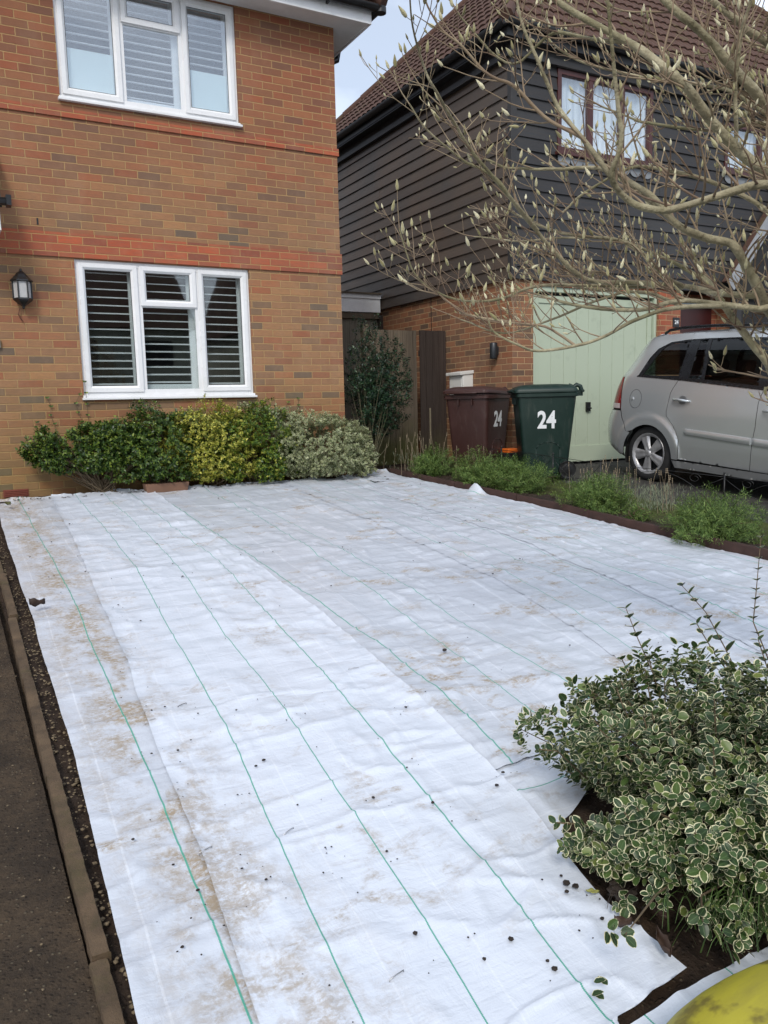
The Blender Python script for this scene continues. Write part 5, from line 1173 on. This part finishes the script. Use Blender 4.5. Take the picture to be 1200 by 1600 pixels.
shrub('shrub','cream and green variegated shrub top right of the window sill, smaller leaves','shrub',SG,(3.05,8.2,.0),(2.98,8.12,.66),(.46,.16,.19),560,9,.027,.019,m_cr,.05,8,.25,5,YB,gap=.2,updir=.5)
shrub('shrub','rounded cream edged variegated shrub at the right corner of the brick house','shrub',SG,(3.75,8.12,.0),(3.66,8.00,.38),(.60,.30,.38),2500,9,.025,.018,m_cr,.05,18,.17,6,YB,zmin=.03,gap=.36)
shrub('shrub','low trailing cream variegated shoots at the house corner on the fabric edge','shrub',SG,(4.1,8.0,.0),(4.14,7.98,.22),(.20,.16,.24),330,9,.026,.019,m_cr,.05,6,.3,7,None,zmin=.02)
# thin climbers on the wall
b=MB(); A=[[],[],[],[],[]]
for x0,h0 in ((.95,.95),(1.28,1.1),(1.22,.98),(.80,.72),(3.4,.86),(3.55,.9),(2.0,.93)):
    pts=[(x0+rng.uniform(-.03,.03)+.02*math.sin(k),8.283,.45+k*(h0-.45)/6) for k in range(7)]; b.tube(pts,.002,4)
    for q in pts[1:]:
        for s_ in (-1,1): A[0].append(q);A[1].append((s_*.8,-.3,.5));A[2].append((0,-1,.2));A[3].append(.028*rng.uniform(.6,1.1));A[4].append(.02)
cl=tag(b.build('climber',m_stem),'thin leafy shoots climbing the brick wall above the shrubs','climber')
V,F,UV,fp=leaf_mesh(*[np.array(a,float) for a in A]); fast_mesh('leaves',[(V,F,UV,fp,nr.rand(len(A[0])))],m_dg,cl)
# tall evergreen in the passage
TG=[(0,srgb((14,30,22))),(.5,srgb((24,48,32))),(.85,srgb((44,72,44))),(1,srgb((90,112,74)))]
shrub('tall_shrub','tall dark evergreen shrub with bare lower stems in front of the wooden fence','shrub',None,(4.50,8.42,.0),(4.66,8.52,1.04),(.46,.34,.68),2000,9,.034,.016,leaf_mat('evergreen_leaves',TG,trans=.08),.07,60,.22,8,zmin=.34,gap=.24,updir=.9,inner=.75,
      extra=[((4.50+rng.gauss(0,.10),8.5,1.58+rng.random()*.30),(rng.gauss(0,.2),0,1)) for _ in range(36)],stemmat=plain('olive_stem',srgb((84,80,58)),.85,var=.25),taper=lambda q: 1.05-.25*max(q,0)-.35*max(-q,0))
# ------------------------------------------------------------------ feathery plants in the neighbour's bed
m_fe=leaf_mat('feathery_leaves',[(0,srgb((46,68,28))),(.5,srgb((78,104,44))),(.8,srgb((108,132,60))),(1,srgb((140,156,92)))],rough=.6,trans=.25)
m_grey=leaf_mat('grey_green_leaves',[(0,srgb((92,104,82))),(1,srgb((150,158,132)))],rough=.7)
m_dry=plain('dry_stalk',srgb((140,126,104)),.85,var=.25,scale=30)
FG='feathery green plants in the neighbour bed'
def feather(label,x,y,rx,ry,h,n,seed):
    x-=.15; h*=1.15; n=int(n*1.1)
    z=zg(y)+.05; shrub('feathery_plant',label,'plant',FG,(x,y,z),(x,y,z+h*.30),(rx*.92,ry*.92,h*.52),n,14,.030,.0052,m_fe,.085,22,.3,seed,zmin=z-.03,inner=.8,updir=.75,rows=2,cols=1,shape=.6,fold=0)
feather('feathery green plant in front of the brown wheelie bin','' or 5.02,7.62,.30,.28,.36,900,20)
feather('broad feathery green plant in front of the green wheelie bin, left half',5.18,6.92,.34,.34,.36,1000,21)
feather('broad feathery green plant in front of the green wheelie bin, right half',5.30,6.42,.36,.36,.35,1100,22)
feather('feathery green plant in front of the silver car rear wheel',5.28,5.28,.36,.34,.36,1200,23)
feather('feathery green plant at the right edge, nearest in the neighbour bed',5.28,4.05,.42,.40,.38,1500,24)
feather('small green tuft between the two nearest feathery plants',5.2,4.72,.14,.14,.16,160,25)
def stalks(label,x,y,n,h,sp,seeds=True,mat=None,grey=0):
    z=zg(y)+.04; r=empty('dry_lavender',(x,y,z),label,'plant','dry lavender stalks'); b=MB()
    for i in range(n):
        x0=x+rng.gauss(0,sp*.5);y0=y+rng.gauss(0,sp*.4); hh=h*rng.uniform(.6,1.1); dx=rng.gauss(0,.12)*hh;dy=rng.gauss(0,.1)*hh
        pts=[(x0,y0,z-.02),(x0+dx*.4,y0+dy*.4,z+hh*.55),(x0+dx,y0+dy,z+hh)]; b.tube(pts,[.002,.0016,.0012],4)
        if seeds:
            for k in range(3): p=np.array(pts[2])-np.array([0,0,k*.016]); b.lathe([(0,-.008),(.005,0),(0,.008)],tuple(p),5)
    b.build('stalks',mat or m_dry,r)['kind']='stuff'
    if grey:
        P=np.array([[x+rng.gauss(0,sp*.6),y+rng.gauss(0,sp*.5),z+rng.uniform(0,.2)] for _ in range(grey)]); D=rv(grey)*.4+np.array([0,0,1.]); N=rv(grey)
        V,F,UV,fp=leaf_mesh(P,D,N,np.full(grey,.04),np.full(grey,.004),rows=2,cols=1); fast_mesh('grey_leaves',[(V,F,UV,fp,nr.rand(grey))],m_grey,r)
stalks('grey dried stalks beside the dark wooden gate',4.95,8.05,26,.42,.34,grey=200)
stalks('dried seed stalks in front of the brown bin',5.25,7.35,9,.34,.25)
stalks('dried lavender stalks in front of the silver car rear wheel',5.62,5.72,26,.36,.30,grey=300)
stalks('dried lavender stalks beside the wire fence under the car door',5.55,5.0,16,.34,.22,grey=900)
# low green ground cover on the mossy verge
n=7000; X_=nr.uniform(5.0,6.05,n);Y_=nr.uniform(3.0,7.4,n); keep=fbm(X_*3,Y_*3,3)>-.12; X_,Y_=X_[keep],Y_[keep]; n=len(X_); P=np.stack([X_,Y_,zgv(Y_)+.03],-1); D=rv(n)*.6+np.array([0,0,1.])
V,F,UV,fp=leaf_mesh(P,D,rv(n),nr.uniform(.012,.035,n),np.full(n,.005),rows=2,cols=1); tag(fast_mesh('ground_cover',[(V,F,UV,fp,nr.rand(n))],m_fe),'low green moss and weeds on the verge beside the car','ground cover',None,'stuff')
# leaf litter in the beds
b=MB()
for i in range(700):
    if rng.random()<.5: x,y=rng.uniform(.5,4.2),rng.uniform(7.98,8.27); z=.01
    else: y=rng.uniform(3.2,8.6); x=float(rowx(y))+rng.uniform(.06,.75); z=zg(y)+.065
    s_=rng.uniform(.008,.022); a=rng.random()*6.28; c,s2=math.cos(a)*s_,math.sin(a)*s_
    b.add([(x-c,y-s2,z),(x+s2*.5,y-c*.5,z+.008*rng.random()),(x+c,y+s2,z+.004),(x-s2*.5,y+c*.5,z+.01*rng.random())],[(0,1,2,3)])
tag(b.build('leaf_litter',m_leafd),'brown leaf litter lying on the beds','leaf litter',None,'stuff')
# ------------------------------------------------------------------ variegated bush in the foreground
VG=[(0,srgb((30,48,25))),(.45,srgb((47,69,35))),(.75,srgb((68,92,46))),(1,srgb((120,130,68)))]
m_vg=leaf_mat('variegated_leaves',VG,srgb((220,215,176)),.79,rough=.42,trans=.15)
BC=np.array([1.87,1.37]); gz=zg(1.45)
ex=[]
def shoot(p0,p1,k):
    p0=np.array(p0,float);p1=np.array(p1,float)
    for i in range(k):
        t=(i+1)/k; ex.append((p0+(p1-p0)*t+np.array([rng.gauss(0,.004),rng.gauss(0,.004),0]),(p1-p0)/np.linalg.norm(p1-p0)))
bush,tips_,dirs_=shrub('variegated_bush','large cream edged variegated bush in the foreground right corner','shrub',None,(BC[0],BC[1],gz),(BC[0],BC[1],gz+.17),(.52,.47,.31),3000,8,.0262,.0208,m_vg,.055,260,.34,31,zmin=gz+.015,inner=.6,updir=.55,rows=5,cols=4,shape=.55,blunt=.85,fold=.22,gap=.25,extra=[((1.78+rng.gauss(0,.16),1.12+rng.gauss(0,.07),gz+.05+rng.random()*.15),(rng.gauss(0,.5),-.8,.2)) for _ in range(260)])
def leafy_shoot(pts,n,L0,label_=None):
    pts=np.array(pts,float); b=MB().tube(pts,[.0028,.0022,.0017,.0012][:len(pts)],5); o=b.build('shoot',m_stem,bush,smooth=True)
    A=[[],[],[],[],[]]; tt=np.linspace(.12,1,n); seg=np.linspace(0,1,len(pts))
    for k,t in enumerate(tt):
        q=np.array([np.interp(t,seg,pts[:,i]) for i in range(3)]); d=pts[-1]-pts[0]; d/=np.linalg.norm(d); a=np.cross(d,[.2,.9,.3]);a/=np.linalg.norm(a);b_=np.cross(d,a); an=k*1.57
        for s_ in (0,math.pi):
            o_=a*math.cos(an+s_)+b_*math.sin(an+s_); A[0].append(q);A[1].append(o_+d*.5);A[2].append(d+np.array([0,0,.4]));sz=L0*(1.15-.5*t)*rng.uniform(.8,1.15);A[3].append(sz);A[4].append(sz*.72)
    V,F,UV,fp=leaf_mesh(*[np.array(x) for x in A],rows=5,cols=4,shape=.62,blunt=.78); fast_mesh('leaves',[(V,F,UV,fp,nr.rand(len(A[0]))*.6)],m_vg,o)
tp=gz+.40
for i in range(46):
    a=rng.uniform(0,6.28); e_=rng.uniform(.15,1.2); d=np.array([math.cos(a)*math.cos(e_),math.sin(a)*math.cos(e_),math.sin(e_)]); p0=np.array([BC[0],BC[1],gz+.17])+d*np.array([.46,.42,.25]); L=rng.uniform(.05,.13)
    if p0[2]<gz+.1: continue
    d2=d+np.array([0,0,.7]); d2/=np.linalg.norm(d2); leafy_shoot([p0,p0+d2*L*.6,p0+d2*L+np.array([0,0,.01])],rng.choice([4,5,6]),.036)
leafy_shoot([(1.93,1.66,tp-.15),(1.92,1.72,tp+.02),(1.90,1.77,tp+.13),(1.88,1.80,tp+.22)],9,.046)
leafy_shoot([(1.86,1.66,tp-.15),(1.84,1.72,tp+.0),(1.825,1.76,tp+.07)],6,.042)
leafy_shoot([(1.74,1.70,tp-.15),(1.70,1.75,tp-.03),(1.69,1.77,tp+.02)],5,.042)
leafy_shoot([(2.28,1.62,tp-.13),(2.24,1.70,tp+.05),(2.20,1.75,tp+.17),(2.14,1.80,tp+.26)],10,.044)
leafy_shoot([(2.30,1.64,tp-.13),(2.18,1.69,tp+.04),(2.12,1.72,tp+.15)],7,.042)
leafy_shoot([(2.42,1.6,tp-.13),(2.38,1.7,tp+.12),(2.42,1.72,tp+.25),(2.46,1.74,tp+.40)],12,.030)
for (x,y,h) in ((2.22,1.60,.16),(2.32,1.55,.22),(2.40,1.50,.18),(2.10,1.60,.12),(2.52,1.52,.26),(2.28,1.45,.14),(2.45,1.42,.2)): leafy_shoot([(x,y,tp-.14),(x-.02,y+.03,tp-.14+h*.6),(x-.05,y+.05,tp-.12+h)],9,.040)
leafy_shoot([(1.55,1.62,tp-.2),(1.47,1.66,tp-.11),(1.42,1.68,tp-.10)],6,.034)
leafy_shoot([(1.50,1.52,tp-.28),(1.40,1.53,tp-.25),(1.36,1.54,tp-.24)],6,.036)
# grass blades and dead leaves caught in the bush
m_grass=leaf_mat('grass_blades',[(0,srgb((70,96,44))),(1,srgb((128,150,84)))],rough=.5)
A=[[],[],[],[],[]]; b=MB()
for i in range(95):
    x=1.60+rng.gauss(0,.07);y=1.12+rng.gauss(0,.05); a=rng.uniform(2.2,5.0); L=rng.uniform(.12,.26); P=[];w=.0022
    for k in range(7):
        t=k/6; P.append((x+math.cos(a)*L*t*.75,y+math.sin(a)*L*t*.6,gz+.03+.13*math.sin(t*2.3)*L/.2))
    P=np.array(P); n_=np.array([-math.sin(a),math.cos(a),0])*w; G_=np.stack([P-n_*np.linspace(1,.1,7)[:,None],P+n_*np.linspace(1,.1,7)[:,None]],1); b.grid(G_)
tag(b.build('grass_tuft',m_grass,smooth=True,attr=None),'tuft of thin grass blades growing out below the foreground bush','grass tuft',None,'stuff')
dead_leaf(1.60,1.20,gz+.20,.07,.045,.9,curl=.6,label='brown dead leaf caught low inside the variegated bush',tilt=.5)
dead_leaf(2.00,1.60,tp+.02,.04,.022,.3,mat=m_clod,curl=1.2,label='dark brown curled leaf standing up on top of the variegated bush',tilt=1.6)
for k,(x,y,s_) in enumerate(((1.44,1.25,.05),(1.50,1.17,.06),(1.57,1.10,.05),(1.48,1.34,.045))): dead_leaf(x,y,gz+.03,s_,s_*.5,k*1.3,curl=.6,label=['small dead leaf on the soil by the rooty clump','dead leaf on the soil between fabric and bush','dead leaf on the soil nearest the camera','dead leaf on dark soil right under the bush edge'][k])
sp=[]; 
for (x,y) in ((1.14,1.165),(1.11,1.14),(1.16,1.145),(1.125,1.12)): sp.append(((x,y,zg(y)+.052),(rng.gauss(0,1),rng.gauss(0,1),.3)))
A=[[],[],[],[],[]]
for p,d in sp: A[0].append(p);A[1].append(d);A[2].append((0,0,1));A[3].append(.026);A[4].append(.018)
V,F,UV,fp=leaf_mesh(*[np.array(x,float) for x in A],rows=4,cols=2,shape=.6,blunt=.7); tag(fast_mesh('fallen_sprig',[(V,F,UV,fp,np.full(4,.2))],m_vg),'small fallen green sprig on the fabric at the bottom edge','leaf sprig')
# ------------------------------------------------------------------ magnolia
g=G('magnolia_bark'); p=g.pos(); n1=g.noise(p,9,6,.65); n2=g.noise(p,60,4,.6); n3=g.noise(p,2.2,3,.6)
c=g.ramp(n1,[(.28,srgb((98,92,72))),(.5,srgb((150,142,116))),(.72,srgb((188,180,152)))]); c=g.mix(g.ramp(n3,[(.45,0),(.62,.6)]),c,srgb((112,110,76))); c=g.mix(g.ramp(n2,[(.55,0),(.75,.5)]),c,srgb((88,76,62)))
m_bark=g.pbr(c,.82,0,g.bump(g.m('ADD',n1,g.m('MULTIPLY',n2,.8)),.9,.010),.25)
g=G('magnolia_twig'); p=g.pos(); n1=g.noise(p,6,4,.6); m_twig=g.pbr(g.ramp(n1,[(.3,srgb((104,84,72))),(.5,srgb((138,120,98))),(.7,srgb((158,144,118)))]),.75,0,g.bump(g.noise(p,90,3,.6),.3,.002),.3)
g=G('magnolia_bud'); r=g.n('Attribute',out=2,props={'attribute_name':'rnd'}); p=g.pos(); c=g.ramp(r,[(0,srgb((134,128,88))),(.55,srgb((176,170,126))),(1,srgb((226,220,186)))])
c=g.mix(g.ramp(g.noise(p,120,3,.6),[(.45,0),(.7,.5)]),c,srgb((120,108,76))); m_bud=g.pbr(c,.7,0,g.bump(g.noise(p,500,3,.7),.5,.002),.2,Sheen_Weight=.4)
TB=np.array([3.02,1.02,zg(1.0)])
mag=empty('magnolia_tree',tuple(TB),'bare magnolia tree full of furry pale buds, branches reaching in from the right','tree')
def ptm(px,d):
    r=cw+cr*(px[0]-600)/FPX-cu*(px[1]-800)/FPX; r=r/np.linalg.norm(r); return EYE+r*d
# branch shapes were measured on the photo; each is given its own distance and bends in depth
F1=TB+np.array([-.02,.02,.62]); F2=TB+np.array([.02,.05,1.05]); F3=TB+np.array([.06,.02,1.5])
LIMBS=[ # (points px, distances, radius start(base)->end(tip), joined to)
 ([(1260,640),(1192,557),(1142,495),(1107,442),(1078,395)],[3.15,3.1,3.15,3.25,3.35],.024,.010,F1),
 ([(1275,560),(1205,492),(1188,458),(1167,420),(1150,390),(1138,380),(1093,367),(1055,347),(1020,310),(985,285)],[3.2,3.05,3.0,2.95,2.9,2.9,2.85,2.8,2.8,2.85],.026,.010,F1),
 ([(1290,340),(1200,270),(1150,228),(1105,182),(1070,135),(1030,100),(980,65),(900,20),(865,-5),(800,-60)],[3.0,2.85,2.8,2.75,2.7,2.7,2.75,2.8,2.85,3.],.024,.008,F2),
 ([(1290,240),(1200,162),(1160,120),(1120,80),(1080,40),(1040,0),(990,-60)],[3.1,3.,2.95,2.95,2.9,2.9,2.95],.024,.010,F3),
 ([(1300,480),(1200,464),(1117,457),(1067,448),(1000,448),(935,455),(870,440)],[3.2,3.1,3.1,3.15,3.2,3.3,3.4],.019,.006,F1),
 ([(1300,500),(1190,484),(1130,478),(1060,470),(1000,483),(900,478),(840,462)],[3.15,2.95,2.9,2.85,2.85,2.9,3.0],.017,.005,F1),
 ([(1130,478),(1067,480),(1030,485),(990,500),(950,525),(900,541),(840,548),(808,538),(775,520),(765,500)],[2.9,2.8,2.75,2.7,2.65,2.6,2.55,2.5,2.5,2.5],.010,.003,None),
 ([(1067,448),(1000,443),(930,440),(900,425),(870,395),(840,360),(810,325),(780,285),(745,262),(720,250),(665,205),(640,165)],[3.15,3.1,3.05,3.0,2.95,2.9,2.85,2.85,2.85,2.85,2.8,2.8],.013,.003,None),
 ([(1290,300),(1200,288),(1130,305),(1050,328),(1010,328),(980,315),(955,278),(970,225),(967,165),(960,100),(952,0),(950,-60)],[2.9,2.65,2.6,2.5,2.45,2.45,2.4,2.4,2.4,2.4,2.4,2.4],.018,.004,F2),
 ([(955,278),(910,215),(870,165),(845,100),(815,30),(800,-30)],[2.4,2.45,2.5,2.5,2.55,2.6],.009,.004,None),
 ([(840,360),(765,270),(725,220),(700,175),(675,130),(665,110),(645,45),(638,-20)],[2.9,2.75,2.7,2.65,2.6,2.6,2.55,2.5],.008,.0028,None),
 ([(910,215),(850,182),(800,135),(765,120),(725,75),(690,45),(665,0),(655,-40)],[2.45,2.5,2.5,2.5,2.5,2.5,2.5,2.5],.007,.0025,None),
 ([(1000,448),(920,446),(835,447),(765,470),(700,465),(650,435),(635,400),(623,355)],[3.2,3.1,3.,2.9,2.85,2.8,2.8,2.8],.008,.0026,None),
 ([(1055,347),(950,270),(870,262),(800,262),(755,250)],[2.8,2.9,2.95,3.,3.],.010,.004,None),
 ([(1067,448),(1040,430),(980,380),(900,370),(850,355),(800,330)],[3.15,3.1,3.1,3.15,3.2,3.2],.012,.004,None),
 ([(1260,215),(1120,205),(1030,195),(1000,190),(940,165)],[3.1,3.1,3.15,3.2,3.2],.010,.004,F3),
 ([(1150,228),(1150,160),(1150,130),(1160,60),(1176,0),(1180,-50)],[2.8,2.8,2.8,2.8,2.8,2.8],.008,.005,None),
 ([(1280,230),(1200,180),(1145,145),(1090,130),(1000,120),(900,95),(850,60)],[3.4,3.35,3.3,3.3,3.35,3.4,3.4],.012,.004,F3),
 ([(1290,420),(1200,330),(1110,285),(1040,268),(985,262),(915,300),(880,330)],[3.4,3.35,3.35,3.4,3.4,3.4,3.4],.014,.005,F2),
 ([(1107,442),(1040,405),(960,372),(880,370),(800,378),(740,370)],[3.25,3.3,3.35,3.4,3.4,3.4],.010,.003,None),
 ([(980,65),(925,60),(860,55),(800,100),(745,60),(715,20)],[2.75,2.8,2.9,2.9,2.9,2.9],.008,.003,None),
 ([(900,541),(850,510),(800,505),(730,490),(700,470),(668,450)],[2.6,2.65,2.7,2.75,2.8,2.8],.006,.0025,None),
 ([(1290,150),(1200,70),(1150,30),(1100,-10)],[3.3,3.25,3.2,3.2],.018,.010,F3),
 ([(1067,480),(1000,455),(930,470),(860,500),(790,520),(720,500)],[3.0,3.05,3.1,3.15,3.2,3.2],.008,.003,None),
]
def smooth_poly(P,n=5):
    P=np.array(P,float); Q=np.vstack([2*P[0]-P[1],P,2*P[-1]-P[-2]]); out=[]
    for i in range(1,len(Q)-2):
        for k in range(n):
            t=k/n; a,b_,c,d=Q[i-1],Q[i],Q[i+1],Q[i+2]; out.append(.5*((2*b_)+(-a+c)*t+(2*a-5*b_+4*c-d)*t*t+(-a+3*b_-3*c+d)*t**3))
    out.append(P[-1]); return np.array(out)
tw=MB(); BP=[];BD=[];BL=[]; BR=[]
def bud(p,d,L): BP.append(p);BD.append(d/np.linalg.norm(d));BL.append(L);BR.append(rng.random())
ntw=[0]
def grow(p,d,L,r,lev):
    if d[2]<.05 and lev<=2: d=np.array([d[0],d[1],abs(d[2])*.6+.1])
    """a crooked twig with short side spurs, each ending in a furry bud"""
    ntw[0]+=1
    n=max(3,int(L/.035)); pts=[p]; q=p.copy(); d=d/np.linalg.norm(d); dirs=[d]
    for k in range(n):
        d=d+np.array([rng.gauss(0,.10),rng.gauss(0,.10),rng.gauss(.07,.09)]); d/=np.linalg.norm(d); q=q+d*L/n; pts.append(q.copy()); dirs.append(d.copy())
    tw.tube(pts,np.linspace(r,max(.0011,r*.45),len(pts)),5 if lev<2 else 4,cap=False)
    if rng.random()<.80: bud(q,d+np.array([0,0,.6]),rng.uniform(.016,.038) if rng.random()<.62 else rng.uniform(.010,.018))
    if lev>=3: return
    for k in range(1,n):
        if rng.random()<(.46 if lev==1 else .36):
            t=k/n; a=rv(1)[0]; dd=a-dirs[k]*(a@dirs[k]); dd/=np.linalg.norm(dd); nd=dirs[k]*rng.uniform(.3,.8)+dd*.9+np.array([0,0,.28])
            grow(pts[k],nd,L*rng.uniform(.22,.55)*(1.05-.5*t)+.015,r*.62,lev+1)
for li,(px,ds,r0,r1,joint) in enumerate(LIMBS):
    P=[ptm(a,d) for a,d in zip(px,ds)]
    if joint is not None: P=[joint+(TB*0)]+P
    P=smooth_poly(P); n=len(P); k=np.linspace(0,1,n); rad=r0+(r1-r0)*k**.8
    P=P+np.stack([.010*fbm(k*4+li*3.1,k*0+1,3),.010*fbm(k*4+li*1.7,k*0+9,3),.008*fbm(k*5+li*2.3,k*0+5,3)],-1)*np.clip(k*6,0,1)[:,None]
    rad=rad*.86*(1+.16*fbm(k*14+li,k*0+3,2))
    lb=MB(); lb.tube(P,rad,10 if r0>.012 else 7,cap=False); lb.build('limb',m_bark if r0>.0075 else m_twig,mag,smooth=True)
    seg=np.linalg.norm(np.diff(P,axis=0),axis=1); tot=seg.sum(); acc=0; nxt=.10 if joint is None else .45
    for i in range(1,n-1):
        acc+=seg[i-1]
        while acc>nxt:
            t=P[i+1]-P[i-1]; t/=np.linalg.norm(t); a=rv(1)[0]; a=a-t*(a@t); a/=np.linalg.norm(a)
            frac=acc/tot; d=t*rng.uniform(.25,.9)+a*.85+np.array([0,0,.38])
            grow(P[i].copy(),d,rng.uniform(.10,.36)*(1.0-.35*frac),min(.0042,rad[i]*.5),1); nxt+=rng.uniform(.018,.058)*(1.5 if P[i][0]<1.9 else (.8 if P[i][2]>1.5 else 1.1))
    t=P[-1]-P[-2]; t/=np.linalg.norm(t); grow(P[-1],t,.12,r1*.8,2)
tb=tw.build('twigs',m_twig,mag,smooth=True); tb['kind']='stuff'
n=len(BP); P0=np.array(BP);D0=np.array(BD);L0=np.array(BL); a=np.cross(D0,rv(n));a/=np.linalg.norm(a,axis=1)[:,None];b_=np.cross(D0,a)
prof=[(0,.10),(.14,.150),(.38,.175),(.66,.115),(.9,.05),(1.0,.004)]; m=6; V=np.zeros((n,len(prof),m,3)); bend=nr.uniform(-.12,.12,n)
for i,(t,r) in enumerate(prof):
    for j in range(m):
        an=2*math.pi*j/m; V[:,i,j]=P0+D0*(L0*t)[:,None]+(a*math.cos(an)+b_*math.sin(an))*(L0*r)[:,None]+a*(L0*bend*t*t)[:,None]
q=[[i*m+j,i*m+(j+1)%m,(i+1)*m+(j+1)%m,(i+1)*m+j] for i in range(len(prof)-1) for j in range(m)]
F=(np.arange(n)[:,None,None]*(len(prof)*m)+np.array(q)[None]).reshape(-1,4); UV=np.zeros((F.size,2))
bo=fast_mesh('buds',[(V.reshape(-1,3),F,UV,len(q),np.array(BR))],m_bud,mag); bo['kind']='stuff'
print('twigs',ntw[0],'buds',n)
MB().tube(smooth_poly([TB+np.array([0,0,-.1]),TB+np.array([.0,0,.25]),F1,F2,F3,F3+np.array([.05,0,.5])]),np.linspace(.085,.035,26)[:26],14).build('trunk',m_bark,mag,smooth=True)
# distant tree behind the neighbour roof
def crown_tree(label,base,h,rad,n,seed):
    t=empty('background_tree',base,label,'tree','trees beyond the houses'); b=np.array(base,float)
    MB().tube([b,b+[0,0,h*.5],b+[.2,.1,h*.9]],[.22,.15,.05],8).build('trunk',m_bark,t,smooth=True)
    st=np.random.RandomState(seed); d=st.normal(size=(n,3)); d/=np.linalg.norm(d,axis=1)[:,None]; k=1+.5*fbm(d[:,0]*2.5+seed,d[:,1]*2.5+d[:,2]*2,3)
    P=b+np.array([0,0,h*.68])+d*np.array([rad,rad,h*.36])*(k*(1-.5*st.rand(n)**2))[:,None]
    V,F,UV,fp=leaf_mesh(P,d+st.normal(size=(n,3))*.6,st.normal(size=(n,3)),np.full(n,.16),np.full(n,.10),rows=2,cols=1); fast_mesh('crown',[(V,F,UV,fp,st.rand(n))],m_dg,t)
crown_tree('mossy green tree behind the roof at the top right',(18.5,17.0,0),11.2,2.6,7000,3)
crown_tree('green tree farther right behind the neighbour roof',(23.0,18.0,0),10.5,2.6,5000,4)
